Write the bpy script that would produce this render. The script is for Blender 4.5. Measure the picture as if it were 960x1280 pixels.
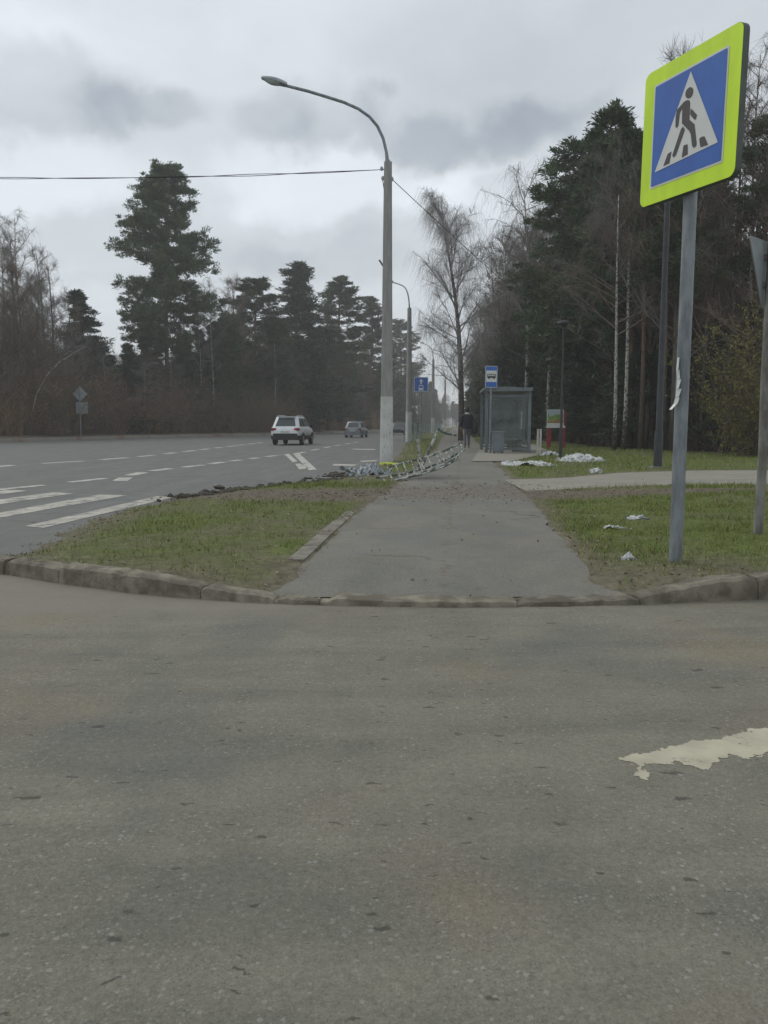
import bpy, bmesh, math, random
import numpy as np
from mathutils import Vector, Matrix, noise as mnoise

for _o in list(bpy.data.objects):
    bpy.data.objects.remove(_o)
SC = bpy.context.scene
COL = SC.collection
rad = math.radians
PI = math.pi

# ------------------------------------------------------------------ camera
CAM_H = 1.2
PITCH = math.atan(109 / 1000)
cd = bpy.data.cameras.new('camera')
cam = bpy.data.objects.new('camera', cd)
COL.objects.link(cam)
cd.sensor_fit = 'VERTICAL'
cd.sensor_height = 24.0
cd.lens = 24.0 * 1000 / 1280
cd.clip_start = 0.05
cd.clip_end = 3000
cam.location = (0, 0, CAM_H)
cam.rotation_euler = (PI / 2 - PITCH, 0, 0)
SC.camera = cam

# ------------------------------------------------------------------ exposure
SC.view_settings.view_transform = 'Standard'
SC.view_settings.look = 'None'
SC.view_settings.gamma = 1
SC.view_settings.exposure = 0.0
SC.view_settings.use_curve_mapping = False
SC.cycles.use_denoising = True
SC.cycles.max_bounces = 6
SC.cycles.transparent_max_bounces = 8

# photograph pixel (960x1280) -> a point in the place
_F = np.array([0, math.cos(PITCH), -math.sin(PITCH)])
_U = np.array([0, math.sin(PITCH), math.cos(PITCH)])
_R = np.array([1.0, 0, 0])


def ray(px, py):
    return (px - 480) / 1000 * _R + (640 - py) / 1000 * _U + _F


def at(px, py, z=0.0):
    d = ray(px, py)
    t = (z - CAM_H) / d[2]
    return Vector((d[0] * t, d[1] * t, z))


def pt(px, py, Y):
    d = ray(px, py)
    t = Y / d[1]
    return Vector((d[0] * t, Y, CAM_H + d[2] * t))


# ------------------------------------------------------------------ sky + sun
SUN_EL, SUN_AZ = 48, -50          # azimuth measured from +Y towards +X
w = bpy.data.worlds.new('World')
SC.world = w
w.use_nodes = True


class NT:
    """small helper round a node tree"""

    def __init__(s, tree):
        s.t = tree
        s.n = tree.nodes
        s.n.clear()

    def node(s, kind, **kw):
        n = s.n.new(kind)
        for k, v in kw.items():
            setattr(n, k, v)
        return n

    def link(s, a, b):
        s.t.links.new(a, b)

    def put(s, sock, v):
        if isinstance(v, bpy.types.NodeSocket):
            s.t.links.new(v, sock)
        elif isinstance(v, (tuple, list)) and len(v) == 3 and sock.type == 'RGBA':
            sock.default_value = (*v, 1)
        else:
            sock.default_value = v

    def math(s, op, a, b=0.0, c=0.0, clamp=False):
        n = s.node('ShaderNodeMath', operation=op, use_clamp=clamp)
        s.put(n.inputs[0], a)
        s.put(n.inputs[1], b)
        s.put(n.inputs[2], c)
        return n.outputs[0]

    def vmath(s, op, a, b=(0, 0, 0)):
        n = s.node('ShaderNodeVectorMath', operation=op)
        s.put(n.inputs[0], a)
        s.put(n.inputs[1], b)
        return n.outputs['Value'] if op in ('LENGTH', 'DOT_PRODUCT', 'DISTANCE') else n.outputs[0]

    def noise(s, vec, scale, detail=4, rough=.55, dist=0.0):
        n = s.node('ShaderNodeTexNoise')
        if vec is not None:
            s.put(n.inputs['Vector'], vec)
        s.put(n.inputs['Scale'], scale)
        s.put(n.inputs['Detail'], detail)
        s.put(n.inputs['Roughness'], rough)
        s.put(n.inputs['Distortion'], dist)
        return n.outputs['Fac']

    def noisec(s, vec, scale, detail=2):
        n = s.node('ShaderNodeTexNoise')
        s.put(n.inputs['Vector'], vec)
        s.put(n.inputs['Scale'], scale)
        s.put(n.inputs['Detail'], detail)
        return n.outputs['Color']

    def voro(s, vec, scale, feature='F1', out='Distance', rnd=1.0):
        n = s.node('ShaderNodeTexVoronoi', feature=feature, voronoi_dimensions='2D')
        s.put(n.inputs['Vector'], vec)
        s.put(n.inputs['Scale'], scale)
        s.put(n.inputs['Randomness'], rnd)
        return n.outputs[out], n

    def ramp(s, fac, a, b, lo=0.0, hi=1.0, smooth=True):
        n = s.node('ShaderNodeMapRange', interpolation_type='SMOOTHSTEP' if smooth else 'LINEAR')
        s.put(n.inputs['Value'], fac)
        s.put(n.inputs['From Min'], a)
        s.put(n.inputs['From Max'], b)
        s.put(n.inputs['To Min'], lo)
        s.put(n.inputs['To Max'], hi)
        return n.outputs['Result']

    def mix(s, fac, a, b, blend='MIX'):
        n = s.node('ShaderNodeMix', data_type='RGBA', blend_type=blend)
        s.put(n.inputs['Factor'], fac)
        s.put(n.inputs[6], a)
        s.put(n.inputs[7], b)
        return n.outputs[2]

    def mapping(s, vec, scale=(1, 1, 1), loc=(0, 0, 0), rot=(0, 0, 0)):
        n = s.node('ShaderNodeMapping')
        s.put(n.inputs['Vector'], vec)
        n.inputs['Scale'].default_value = scale
        n.inputs['Location'].default_value = loc
        n.inputs['Rotation'].default_value = rot
        return n.outputs[0]


W = NT(w.node_tree)
sky = W.node('ShaderNodeTexSky', sky_type='NISHITA')
sky.sun_disc = False
sky.sun_elevation = rad(SUN_EL)
sky.sun_rotation = rad(SUN_AZ)
bg_sky = W.node('ShaderNodeBackground')
W.link(sky.outputs[0], bg_sky.inputs['Color'])
bg_sky.inputs['Strength'].default_value = 0.08
tc = W.node('ShaderNodeTexCoord')
D = tc.outputs['Generated']
sep = W.node('ShaderNodeSeparateXYZ')
W.link(D, sep.inputs[0])
zz = W.math('MAXIMUM', sep.outputs[2], 0.0)
den = W.math('ADD', zz, .30)
cv = W.node('ShaderNodeCombineXYZ')
W.put(cv.inputs[0], W.math('DIVIDE', sep.outputs[0], den))
W.put(cv.inputs[1], W.math('DIVIDE', sep.outputs[1], den))
W.put(cv.inputs[2], W.math('MULTIPLY', zz, 1.2))
warp = W.noisec(D, 7.0, 9)
wv = W.vmath('MULTIPLY', W.vmath('SUBTRACT', warp, (.5, .5, .5)), (.15, .06, .13))
wv2 = W.vmath('MULTIPLY', W.vmath('SUBTRACT', W.noisec(D, 24.0, 8), (.5, .5, .5)), (.06, .02, .045))
DW = W.vmath('ADD', W.vmath('ADD', D, wv), wv2)
n_big = W.noise(cv.outputs[0], 1.5, 5, .5, .3)
n_sml = W.noise(cv.outputs[0], 5.0, 9, .62, .5)
val = W.math('ADD', W.math('MULTIPLY', W.ramp(n_big, .3, .7), .13), W.math('MULTIPLY', n_sml, .14))
val = W.math('ADD', val, .69)
# horizon to zenith: a pale band low down, a grey deck above
val = W.math('ADD', val, W.ramp(zz, .02, .30, .045, -.035))


def blob(px, py, rx, ry, amt, soft=.42):
    """one cloud bank (amt<0) or bright break (amt>0) of the sky, by its direction"""
    global val
    c = ray(px, py)
    c = c / np.linalg.norm(c)
    d = W.vmath('MULTIPLY', W.vmath('SUBTRACT', DW, tuple(float(v) for v in c)), (1000 / rx, 1000 / rx, 1000 / ry))
    m = W.ramp(W.vmath('LENGTH', d), soft, 1.0, amt, 0.0)
    val = W.math('ADD', val, m)


blob(70, 112, 125, 62, -.18)
blob(175, 132, 85, 42, -.14)
blob(325, 135, 62, 56, -.14)
blob(400, 165, 70, 40, -.10)
blob(520, 172, 80, 36, -.18)
blob(655, 158, 92, 40, -.18)
blob(640, 230, 55, 22, -.10)
blob(150, 318, 260, 50, -.10)
blob(420, 335, 140, 40, -.08)
blob(20, 60, 130, 90, .12, .1)
blob(30, 215, 170, 50, .10)
blob(430, 235, 200, 48, .20)
blob(590, 245, 140, 50, .12)
blob(270, 60, 200, 45, .03)
blob(760, 50, 360, 110, -.10)
cc = W.node('ShaderNodeCombineXYZ')
W.put(cc.inputs[0], W.math('MULTIPLY', val, W.ramp(val, .35, .75, .865, .935)))
W.put(cc.inputs[1], W.math('MULTIPLY', val, W.ramp(val, .35, .75, .985, 1.0)))
W.put(cc.inputs[2], W.math('MULTIPLY', val, W.ramp(val, .35, .75, 1.13, 1.055)))
bg_cl = W.node('ShaderNodeBackground')
W.link(cc.outputs[0], bg_cl.inputs['Color'])
bg_cl.inputs['Strength'].default_value = 1.0
ms = W.node('ShaderNodeMixShader')
ms.inputs[0].default_value = .90
W.link(bg_sky.outputs[0], ms.inputs[1])
W.link(bg_cl.outputs[0], ms.inputs[2])
wo = W.node('ShaderNodeOutputWorld')
W.link(ms.outputs[0], wo.inputs[0])

sd = bpy.data.lights.new('sun', 'SUN')
sd.energy = 1.0
sd.angle = rad(30)
sd.color = (1, .96, .9)
sun = bpy.data.objects.new('sun', sd)
COL.objects.link(sun)
_s = Vector((math.sin(rad(SUN_AZ)) * math.cos(rad(SUN_EL)), math.cos(rad(SUN_AZ)) * math.cos(rad(SUN_EL)), math.sin(rad(SUN_EL))))
sun.rotation_euler = _s.to_track_quat('Z', 'Y').to_euler()
sun.location = _s * 60


# ------------------------------------------------------------------ materials
def material(name):
    m = bpy.data.materials.new(name)
    m.use_nodes = True
    t = NT(m.node_tree)
    b = t.node('ShaderNodeBsdfPrincipled')
    o = t.node('ShaderNodeOutputMaterial')
    t.link(b.outputs[0], o.inputs[0])
    return m, t, b


def simple(name, c1, c2=None, scale=6.0, rough=.6, metal=0.0, bump=0.0, bscale=40, vary=0.0, spec=.5, detail=4, stretch=(1, 1, 1), lo=.35, hi=.65):
    m, t, b = material(name)
    tcn = t.node('ShaderNodeTexCoord').outputs['Object']
    if stretch != (1, 1, 1):
        tcn = t.mapping(tcn, stretch)
    c2 = c2 or tuple(v * .8 for v in c1)
    col = t.mix(t.ramp(t.noise(tcn, scale, detail, .6), lo, hi), c1, c2)
    if vary:
        oi = t.node('ShaderNodeObjectInfo').outputs['Random']
        f = t.ramp(oi, 0, 1, 1 - vary, 1 + vary, False)
        cx = t.node('ShaderNodeCombineXYZ')
        for i in range(3):
            t.put(cx.inputs[i], f)
        col = t.mix(1.0, col, cx.outputs[0], 'MULTIPLY')
    t.put(b.inputs['Base Color'], col)
    b.inputs['Roughness'].default_value = rough
    b.inputs['Metallic'].default_value = metal
    b.inputs['Specular IOR Level'].default_value = spec
    if bump:
        bn = t.node('ShaderNodeBump')
        bn.inputs['Strength'].default_value = bump
        bn.inputs['Distance'].default_value = .01
        t.put(bn.inputs['Height'], t.noise(tcn, bscale, 4))
        t.link(bn.outputs[0], b.inputs['Normal'])
    return m


def asphalt(name, c_lo, c_hi, chips=.5, chip_scale=110, streak=(.35, 2.2, 1), warm=.6, pits=1.0, cracks=0.0, mud=False, dust=False):
    m, t, b = material(name)
    P = t.node('ShaderNodeTexCoord').outputs['Object']
    st = t.noise(t.mapping(P, streak), 1.3, 5, .6, .4)
    md = t.noise(P, 3.1, 5, .65)
    fac = t.math('ADD', t.math('MULTIPLY', st, .6), t.math('MULTIPLY', md, .4))
    col = t.mix(t.ramp(fac, .30, .70), c_lo, c_hi)
    # tints: broad warm and bluish areas at random
    tint = t.noise(P, .75, 3, .5)
    col = t.mix(t.math('MULTIPLY', t.ramp(tint, .52, .70), warm), col, tuple(v * f for v, f in zip(c_hi, (1.0, .84, .72))))
    col = t.mix(t.math('MULTIPLY', t.ramp(t.noise(t.vmath('ADD', P, (7, 3, 0)), .9, 3, .5), .55, .7), .5), col, tuple(v * f for v, f in zip(c_lo, (.93, .96, 1.06))))
    # grain
    gr = t.noise(P, 160, 3, .7)
    g = t.ramp(t.math('ADD', t.math('MULTIPLY', gr, .6), t.math('MULTIPLY', t.noise(P, 48, 4, .7), .4)), .28, .72, .55, 1.42, False)
    cx = t.node('ShaderNodeCombineXYZ')
    for i in range(3):
        t.put(cx.inputs[i], g)
    col = t.mix(1.0, col, cx.outputs[0], 'MULTIPLY')
    # stone chips showing in the worn surface
    Pd = t.vmath('ADD', P, t.vmath('MULTIPLY', t.vmath('SUBTRACT', t.noisec(P, 130, 2), (.5, .5, .5)), (.012, .012, 0)))
    worn = t.ramp(t.noise(P, 1.7, 4, .6), .35, .65, .35, 1.0)
    for sc_, thr, a, tone in ((chip_scale, .84, chips, (.27, .262, .235)), (chip_scale * .58, .93, chips * 1.1, (.33, .32, .29)), (chip_scale * 1.2, .86, chips * .9, (.06, .06, .056))):
        dist, vn = t.voro(Pd, sc_)
        sx = t.node('ShaderNodeSeparateXYZ')
        t.link(vn.outputs['Color'], sx.inputs[0])
        sel = t.math('GREATER_THAN', sx.outputs[0], thr)
        shp = t.ramp(t.math('SUBTRACT', dist, t.math('MULTIPLY', sx.outputs[1], .22)), .14, .30, 1, 0)
        col = t.mix(t.math('MULTIPLY', t.math('MULTIPLY', t.math('MULTIPLY', sel, shp), a), worn), col, tone)
    # dark pits, a little longer across than along
    if pits:
        Pm = t.vmath('ADD', P, t.vmath('MULTIPLY', t.vmath('SUBTRACT', t.noisec(P, 22, 3), (.5, .5, .5)), (.10, .06, 0)))
        for sc_, thr, r in ((3.4, .80, .045), (6.5, .70, .050), (12.0, .84, .09)):
            dist, vn = t.voro(t.mapping(Pm, (.55, 1.3, 1)), sc_)
            sx = t.node('ShaderNodeSeparateXYZ')
            t.link(vn.outputs['Color'], sx.inputs[0])
            sel = t.math('GREATER_THAN', sx.outputs[0], thr)
            rr = t.math('MULTIPLY', sx.outputs[1], r)
            shp = t.ramp(t.math('SUBTRACT', dist, rr), 0.0, .045, 1, 0)
            col = t.mix(t.math('MULTIPLY', t.math('MULTIPLY', sel, shp), .58 * pits), col, (.025, .024, .022))
    if cracks:
        Pc = t.vmath('ADD', P, t.vmath('MULTIPLY', t.vmath('SUBTRACT', t.noisec(P, 1.6, 5), (.5, .5, .5)), (.8, .8, 0)))
        dist, vn = t.voro(t.mapping(Pc, (.4, .55, 1)), 1.0, 'DISTANCE_TO_EDGE')
        msk = t.ramp(t.noise(P, .6, 3), .48, .6)
        col = t.mix(t.math('MULTIPLY', t.math('MULTIPLY', t.ramp(dist, .003, .012, 1, 0), msk), cracks), col, (.03, .03, .028))
    if dust:
        # fine soil washed off the verge and lying along the kerb
        sy = t.node('ShaderNodeSeparateXYZ')
        t.link(P, sy.inputs[0])
        edge = t.math('ADD', sy.outputs[1], t.math('MULTIPLY', t.math('SUBTRACT', t.noise(P, 1.1, 5, .6), .5), 1.6))
        edge = t.math('ADD', edge, t.math('MULTIPLY', sy.outputs[0], -.16))
        dm = t.math('MULTIPLY', t.ramp(edge, 4.75, 5.6), t.ramp(t.noise(P, 7, 5, .7), .25, .6, .45, .9))
        col = t.mix(dm, col, (.205, .188, .152))
    if mud:
        at_ = t.node('ShaderNodeAttribute')
        at_.attribute_name = 'mud'
        mk = t.math('ADD', at_.outputs['Fac'], t.math('MULTIPLY', t.math('SUBTRACT', t.noise(P, 4.5, 6, .7), .5), 1.5))
        mcol = t.mix(t.ramp(t.noise(P, 14, 5, .7), .35, .65), (.085, .074, .057), (.190, .170, .136))
        col = t.mix(t.math('MULTIPLY', t.ramp(mk, .38, .62), .9), col, mcol)
    t.put(b.inputs['Base Color'], col)
    t.put(b.inputs['Roughness'], t.ramp(gr, .2, .8, .78, .95))
    b.inputs['Specular IOR Level'].default_value = .3
    bn = t.node('ShaderNodeBump')
    bn.inputs['Strength'].default_value = .35
    bn.inputs['Distance'].default_value = .006
    t.put(bn.inputs['Height'], t.math('ADD', t.noise(P, 110, 4, .7), t.math('MULTIPLY', md, .8)))
    t.link(bn.outputs[0], b.inputs['Normal'])
    return m


def bark_birch(name):
    m, t, b = material(name)
    P = t.node('ShaderNodeTexCoord').outputs['Object']
    mk = t.noise(t.mapping(P, (3.0, 3.0, 2.2)), 3.0, 5, .7)
    sx = t.node('ShaderNodeSeparateXYZ')
    t.link(P, sx.inputs[0])
    low = t.ramp(sx.outputs[2], .3, 3.5, .14, 0)
    c = t.mix(t.ramp(t.math('SUBTRACT', mk, low), .40, .52, 1, 0), (.42, .40, .37), (.05, .045, .04))
    t.put(b.inputs['Base Color'], c)
    b.inputs['Roughness'].default_value = .85
    return m


def bark_pine(name):
    m, t, b = material(name)
    P = t.node('ShaderNodeTexCoord').outputs['Object']
    sx = t.node('ShaderNodeSeparateXYZ')
    t.link(P, sx.inputs[0])
    nz = t.noise(t.mapping(P, (5, 5, 1.4)), 2.0, 5, .7)
    up = t.ramp(t.math('ADD', sx.outputs[2], t.math('MULTIPLY', nz, 3)), 4.5, 10)
    base = t.mix(t.ramp(nz, .35, .65), (.045, .036, .03), (.11, .08, .062))
    top = t.mix(t.ramp(nz, .35, .65), (.11, .068, .045), (.20, .115, .070))
    t.put(b.inputs['Base Color'], t.mix(up, base, top))
    b.inputs['Roughness'].default_value = .9
    return m


def leafmat(name, c1, c2, vary=.2, scale=1.1, rough=.65, trans=.0):
    m, t, b = material(name)
    P = t.node('ShaderNodeTexCoord').outputs['Object']
    f = t.math('ADD', t.math('MULTIPLY', t.noise(P, scale, 3), .6), t.math('MULTIPLY', t.noise(P, scale * 9, 2), .4))
    c = t.mix(t.ramp(f, .36, .64), c1, c2)
    oi = t.node('ShaderNodeObjectInfo').outputs['Random']
    g = t.ramp(oi, 0, 1, 1 - vary, 1 + vary, False)
    cx = t.node('ShaderNodeCombineXYZ')
    for i in range(3):
        t.put(cx.inputs[i], g)
    t.put(b.inputs['Base Color'], t.mix(1.0, c, cx.outputs[0], 'MULTIPLY'))
    b.inputs['Roughness'].default_value = rough
    b.inputs['Specular IOR Level'].default_value = .25
    return m


def glassmat(name, col=(.02, .025, .028), rough=.06):
    m, t, b = material(name)
    b.inputs['Base Color'].default_value = (*col, 1)
    b.inputs['Roughness'].default_value = rough
    return m


def attrmat(name, attr, rough=.9, noise_amt=.3, scale=9):
    m, t, b = material(name)
    a = t.node('ShaderNodeAttribute')
    a.attribute_name = attr
    P = t.node('ShaderNodeTexCoord').outputs['Object']
    g = t.ramp(t.noise(P, scale, 6, .7), .25, .75, 1 - noise_amt, 1 + noise_amt, False)
    cx = t.node('ShaderNodeCombineXYZ')
    for i in range(3):
        t.put(cx.inputs[i], g)
    t.put(b.inputs['Base Color'], t.mix(1.0, a.outputs['Color'], cx.outputs[0], 'MULTIPLY'))
    b.inputs['Roughness'].default_value = rough
    b.inputs['Specular IOR Level'].default_value = .2
    bn = t.node('ShaderNodeBump')
    bn.inputs['Strength'].default_value = .5
    bn.inputs['Distance'].default_value = .02
    t.put(bn.inputs['Height'], t.noise(P, 45, 5, .7))
    t.link(bn.outputs[0], b.inputs['Normal'])
    return m


def paint_white(name, c=(.52, .50, .44), bare=(.16, .16, .15), wear=.42, scale=5.0):
    """painted marking, worn through in places to the asphalt colour"""
    m, t, b = material(name)
    P = t.node('ShaderNodeTexCoord').outputs['Object']
    n = t.math('ADD', t.math('MULTIPLY', t.noise(P, scale, 5, .7), .65), t.math('MULTIPLY', t.noise(P, scale * 14, 3, .6), .35))
    k = t.ramp(n, wear - .035, wear + .035)
    dirt = t.ramp(t.noise(P, scale * .6, 4), .35, .7, 1.0, .78)
    cx = t.node('ShaderNodeCombineXYZ')
    for i in range(3):
        t.put(cx.inputs[i], dirt)
    t.put(b.inputs['Base Color'], t.mix(k, bare, t.mix(1.0, c, cx.outputs[0], 'MULTIPLY')))
    b.inputs['Roughness'].default_value = .8
    return m


MT = {}
MT['side_road'] = asphalt('side_road_asphalt', (.132, .129, .105), (.204, .193, .150), chips=.50, dust=True)
MT['road'] = asphalt('main_road_asphalt', (.120, .124, .116), (.166, .168, .155), chips=.4, streak=(1.6, .25, 1), warm=.15, pits=.6, cracks=.7)
MT['walk'] = asphalt('sidewalk_asphalt', (.142, .140, .120), (.192, .184, .154), mud=True, chips=.35, chip_scale=110, streak=(1.2, .7, 1), warm=.35, pits=.35, cracks=.6)
MT['path'] = asphalt('path_asphalt', (.22, .21, .175), (.29, .275, .23), chips=.3, chip_scale=90, streak=(.7, 1.5, 1), warm=.25, pits=.5, cracks=.4)
MT['concrete'] = simple('kerb_concrete', (.24, .218, .165), (.115, .10, .074), 6, .95, bump=.8, bscale=55, detail=8, vary=.16)
MT['concrete_pale'] = simple('edging_concrete', (.22, .205, .165), (.13, .115, .09), 5, .9, bump=.3, bscale=60)
MT['far_kerb'] = simple('far_kerb_concrete', (.27, .25, .215), (.24, .155, .125), .5, .9, detail=3, lo=.5, hi=.6)
MT['line'] = paint_white('marking_paint', c=(.46, .435, .37), wear=.47, scale=3.5)
MT['line_far'] = paint_white('marking_paint_worn', (.50, .485, .43), (.18, .18, .175), wear=.455, scale=3.0)
MT['patch'] = paint_white('old_cream_paint', c=(.46, .425, .315), bare=(.20, .19, .15), wear=.40, scale=9.0)
MT['pole_concrete'] = simple('pole_concrete', (.31, .31, .295), (.24, .24, .23), 4, .85, stretch=(3, 3, .35), bump=.2)
MT['galv'] = simple('galvanised_steel', (.26, .285, .30), (.15, .168, .18), 6, .55, .25, stretch=(2.5, 2.5, .6), bump=.3, detail=8)
MT['galv_dirty'] = simple('dirty_steel', (.25, .25, .235), (.13, .12, .105), 5, .75, .1, stretch=(1.5, 1.5, .6), bump=.3)
MT['dark_metal'] = simple('dark_grey_metal', (.035, .04, .045), (.022, .025, .028), 5, .5, .2)
MT['shelter'] = simple('shelter_grey_paint', (.155, .18, .195), (.12, .138, .15), 4, .5)
MT['yellow'] = simple('fluorescent_yellow_film', (.63, .90, .006), (.54, .78, .010), 4, .42, detail=7, stretch=(1, 1, .4))
MT['sign_blue'] = simple('sign_blue_film', (.028, .130, .48), (.024, .105, .40), 4, .35, detail=7, stretch=(1, 1, .4))
MT['sign_white'] = simple('sign_white_film', (.64, .66, .63), (.58, .60, .58), 3, .4)
MT['sign_black'] = simple('sign_black_film', (.05, .042, .045), (.06, .05, .052), 3, .5)
MT['sign_back'] = simple('sign_back_grey', (.26, .29, .30), (.22, .24, .25), 6, .55, .1)
MT['alu'] = simple('grey_sign_back', (.30, .33, .34), (.25, .27, .28), 6, .5, .2)
MT['board_edge'] = simple('dark_sign_edge', (.085, .10, .09), (.065, .075, .065), 6, .6)
MT['black'] = simple('black_plastic', (.012, .012, .013), (.018, .018, .019), 9, .5)
MT['rubber'] = simple('tyre_rubber', (.014, .014, .014), (.02, .02, .019), 9, .85)
MT['rim'] = simple('alloy_rim', (.35, .36, .37), (.28, .29, .30), 9, .35, .6)
MT['car_white'] = simple('white_car_paint', (.74, .76, .77), (.68, .70, .71), 2, .3)
MT['car_silver'] = simple('silver_car_paint', (.20, .225, .245), (.16, .18, .195), 2, .3, .3)
MT['car_dark'] = simple('dark_car_paint', (.025, .028, .035), (.02, .022, .026), 2, .3)
MT['car_glass'] = glassmat('car_glass', (.05, .062, .062))
MT['tail_red'] = simple('tail_light_red', (.32, .018, .02), (.24, .012, .015), 9, .25)
MT['plate'] = simple('number_plate_white', (.55, .55, .52), (.45, .45, .43), 9, .5)
MT['red_post'] = simple('red_painted_post', (.30, .03, .03), (.22, .025, .025), 5, .5)
MT['white_paint'] = simple('white_painted_wood', (.55, .54, .50), (.38, .37, .34), 7, .7)
MT['green_paint'] = simple('green_fence_paint', (.05, .16, .12), (.035, .11, .085), 5, .6)
MT['needles'] = leafmat('pine_needles', (.042, .068, .034), (.092, .135, .062), .25)
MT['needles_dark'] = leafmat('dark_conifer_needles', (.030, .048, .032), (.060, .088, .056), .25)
MT['twigs'] = simple('bare_twigs', (.185, .140, .108), (.125, .094, .074), 2, .9, vary=.25)
MT['twigs_grey'] = simple('grey_twigs', (.215, .200, .188), (.150, .138, .130), 2, .9, vary=.2)
MT['twigs_pale'] = simple('pale_twigs', (.36, .345, .33), (.26, .25, .24), 2, .9)
MT['bark'] = simple('grey_bark', (.13, .115, .10), (.075, .066, .058), 3, .9, stretch=(4, 4, .8), vary=.25)
MT['birch'] = bark_birch('birch_bark')
MT['pine_bark'] = bark_pine('pine_bark')
MT['brush'] = leafmat('brown_brush', (.180, .122, .074), (.300, .205, .125), .1, .25)
MT['brush_leaf'] = leafmat('dry_brown_leaves', (.20, .115, .058), (.31, .19, .10), .1, .6)
MT['bush_leaf'] = leafmat('young_yellow_leaves', (.12, .115, .030), (.20, .18, .050), .1, 1.2)
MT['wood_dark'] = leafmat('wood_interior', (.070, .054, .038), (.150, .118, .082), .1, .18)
MT['snow'] = simple('dirty_white_crust', (.60, .62, .62), (.20, .20, .185), 14, .75, bump=.6, bscale=30, detail=8, lo=.42, hi=.62)
MT['rubbish'] = simple('grey_rubbish', (.34, .37, .40), (.05, .05, .05), 13, .7, bump=.6, bscale=40, detail=6, lo=.45, hi=.58)
MT['skin'] = simple('skin', (.40, .25, .19), (.36, .22, .17), 9, .6)
MT['hair'] = simple('dark_hair', (.015, .012, .011), (.022, .018, .016), 30, .7)
MT['jacket'] = simple('black_jacket', (.012, .013, .016), (.02, .021, .025), 15, .8)
MT['trousers'] = simple('grey_trousers', (.15, .155, .17), (.11, .115, .13), 15, .85)
MT['scarf'] = simple('white_scarf', (.55, .56, .56), (.45, .45, .45), 20, .85)
MT['shoe'] = simple('pale_shoe', (.40, .40, .39), (.25, .25, .25), 20, .6)
MT['wire'] = simple('black_cable', (.03, .03, .032), (.02, .02, .022), 3, .7)
MT['ceramic'] = simple('white_ceramic', (.45, .46, .46), (.35, .36, .36), 9, .4)
MT['lamp_glass'] = simple('lamp_lens', (.42, .45, .46), (.38, .40, .41), 5, .3)
MT['lime'] = simple('lime_plastic', (.40, .48, .04), (.34, .40, .04), 6, .6)


# ------------------------------------------------------------------ mesh helpers
def link(o, parent=None):
    COL.objects.link(o)
    if parent is not None:
        o.parent = parent
    return o


def thing(name, label, cat, loc=(0, 0, 0), rotz=0.0, group=None):
    o = bpy.data.objects.new(name, None)
    o.empty_display_size = .2
    COL.objects.link(o)
    o.location = loc
    o.rotation_euler = (0, 0, rotz)
    o['label'] = label
    o['category'] = cat
    if group:
        o['group'] = group
    return o


def tag(o, label=None, cat=None, group=None, kind=None):
    if label:
        o['label'] = label
    if cat:
        o['category'] = cat
    if group:
        o['group'] = group
    if kind:
        o['kind'] = kind
    return o


def mesh_np(name, V, F, mats, midx=None, smooth=False):
    """mesh from numpy arrays; F is (n,k)"""
    V = np.asarray(V, np.float32)
    F = np.asarray(F, np.int32)
    me = bpy.data.meshes.new(name)
    me.vertices.add(len(V))
    me.vertices.foreach_set('co', V.ravel())
    n, k = F.shape
    me.loops.add(n * k)
    me.loops.foreach_set('vertex_index', F.ravel())
    me.polygons.add(n)
    me.polygons.foreach_set('loop_start', np.arange(0, n * k, k, dtype=np.int32))
    me.polygons.foreach_set('loop_total', np.full(n, k, np.int32))
    for mm in (mats if isinstance(mats, (list, tuple)) else [mats]):
        me.materials.append(mm)
    if midx is not None:
        me.polygons.foreach_set('material_index', np.asarray(midx, np.int32))
    if smooth:
        me.polygons.foreach_set('use_smooth', np.ones(n, bool))
    me.update()
    me.validate()
    return me


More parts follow.
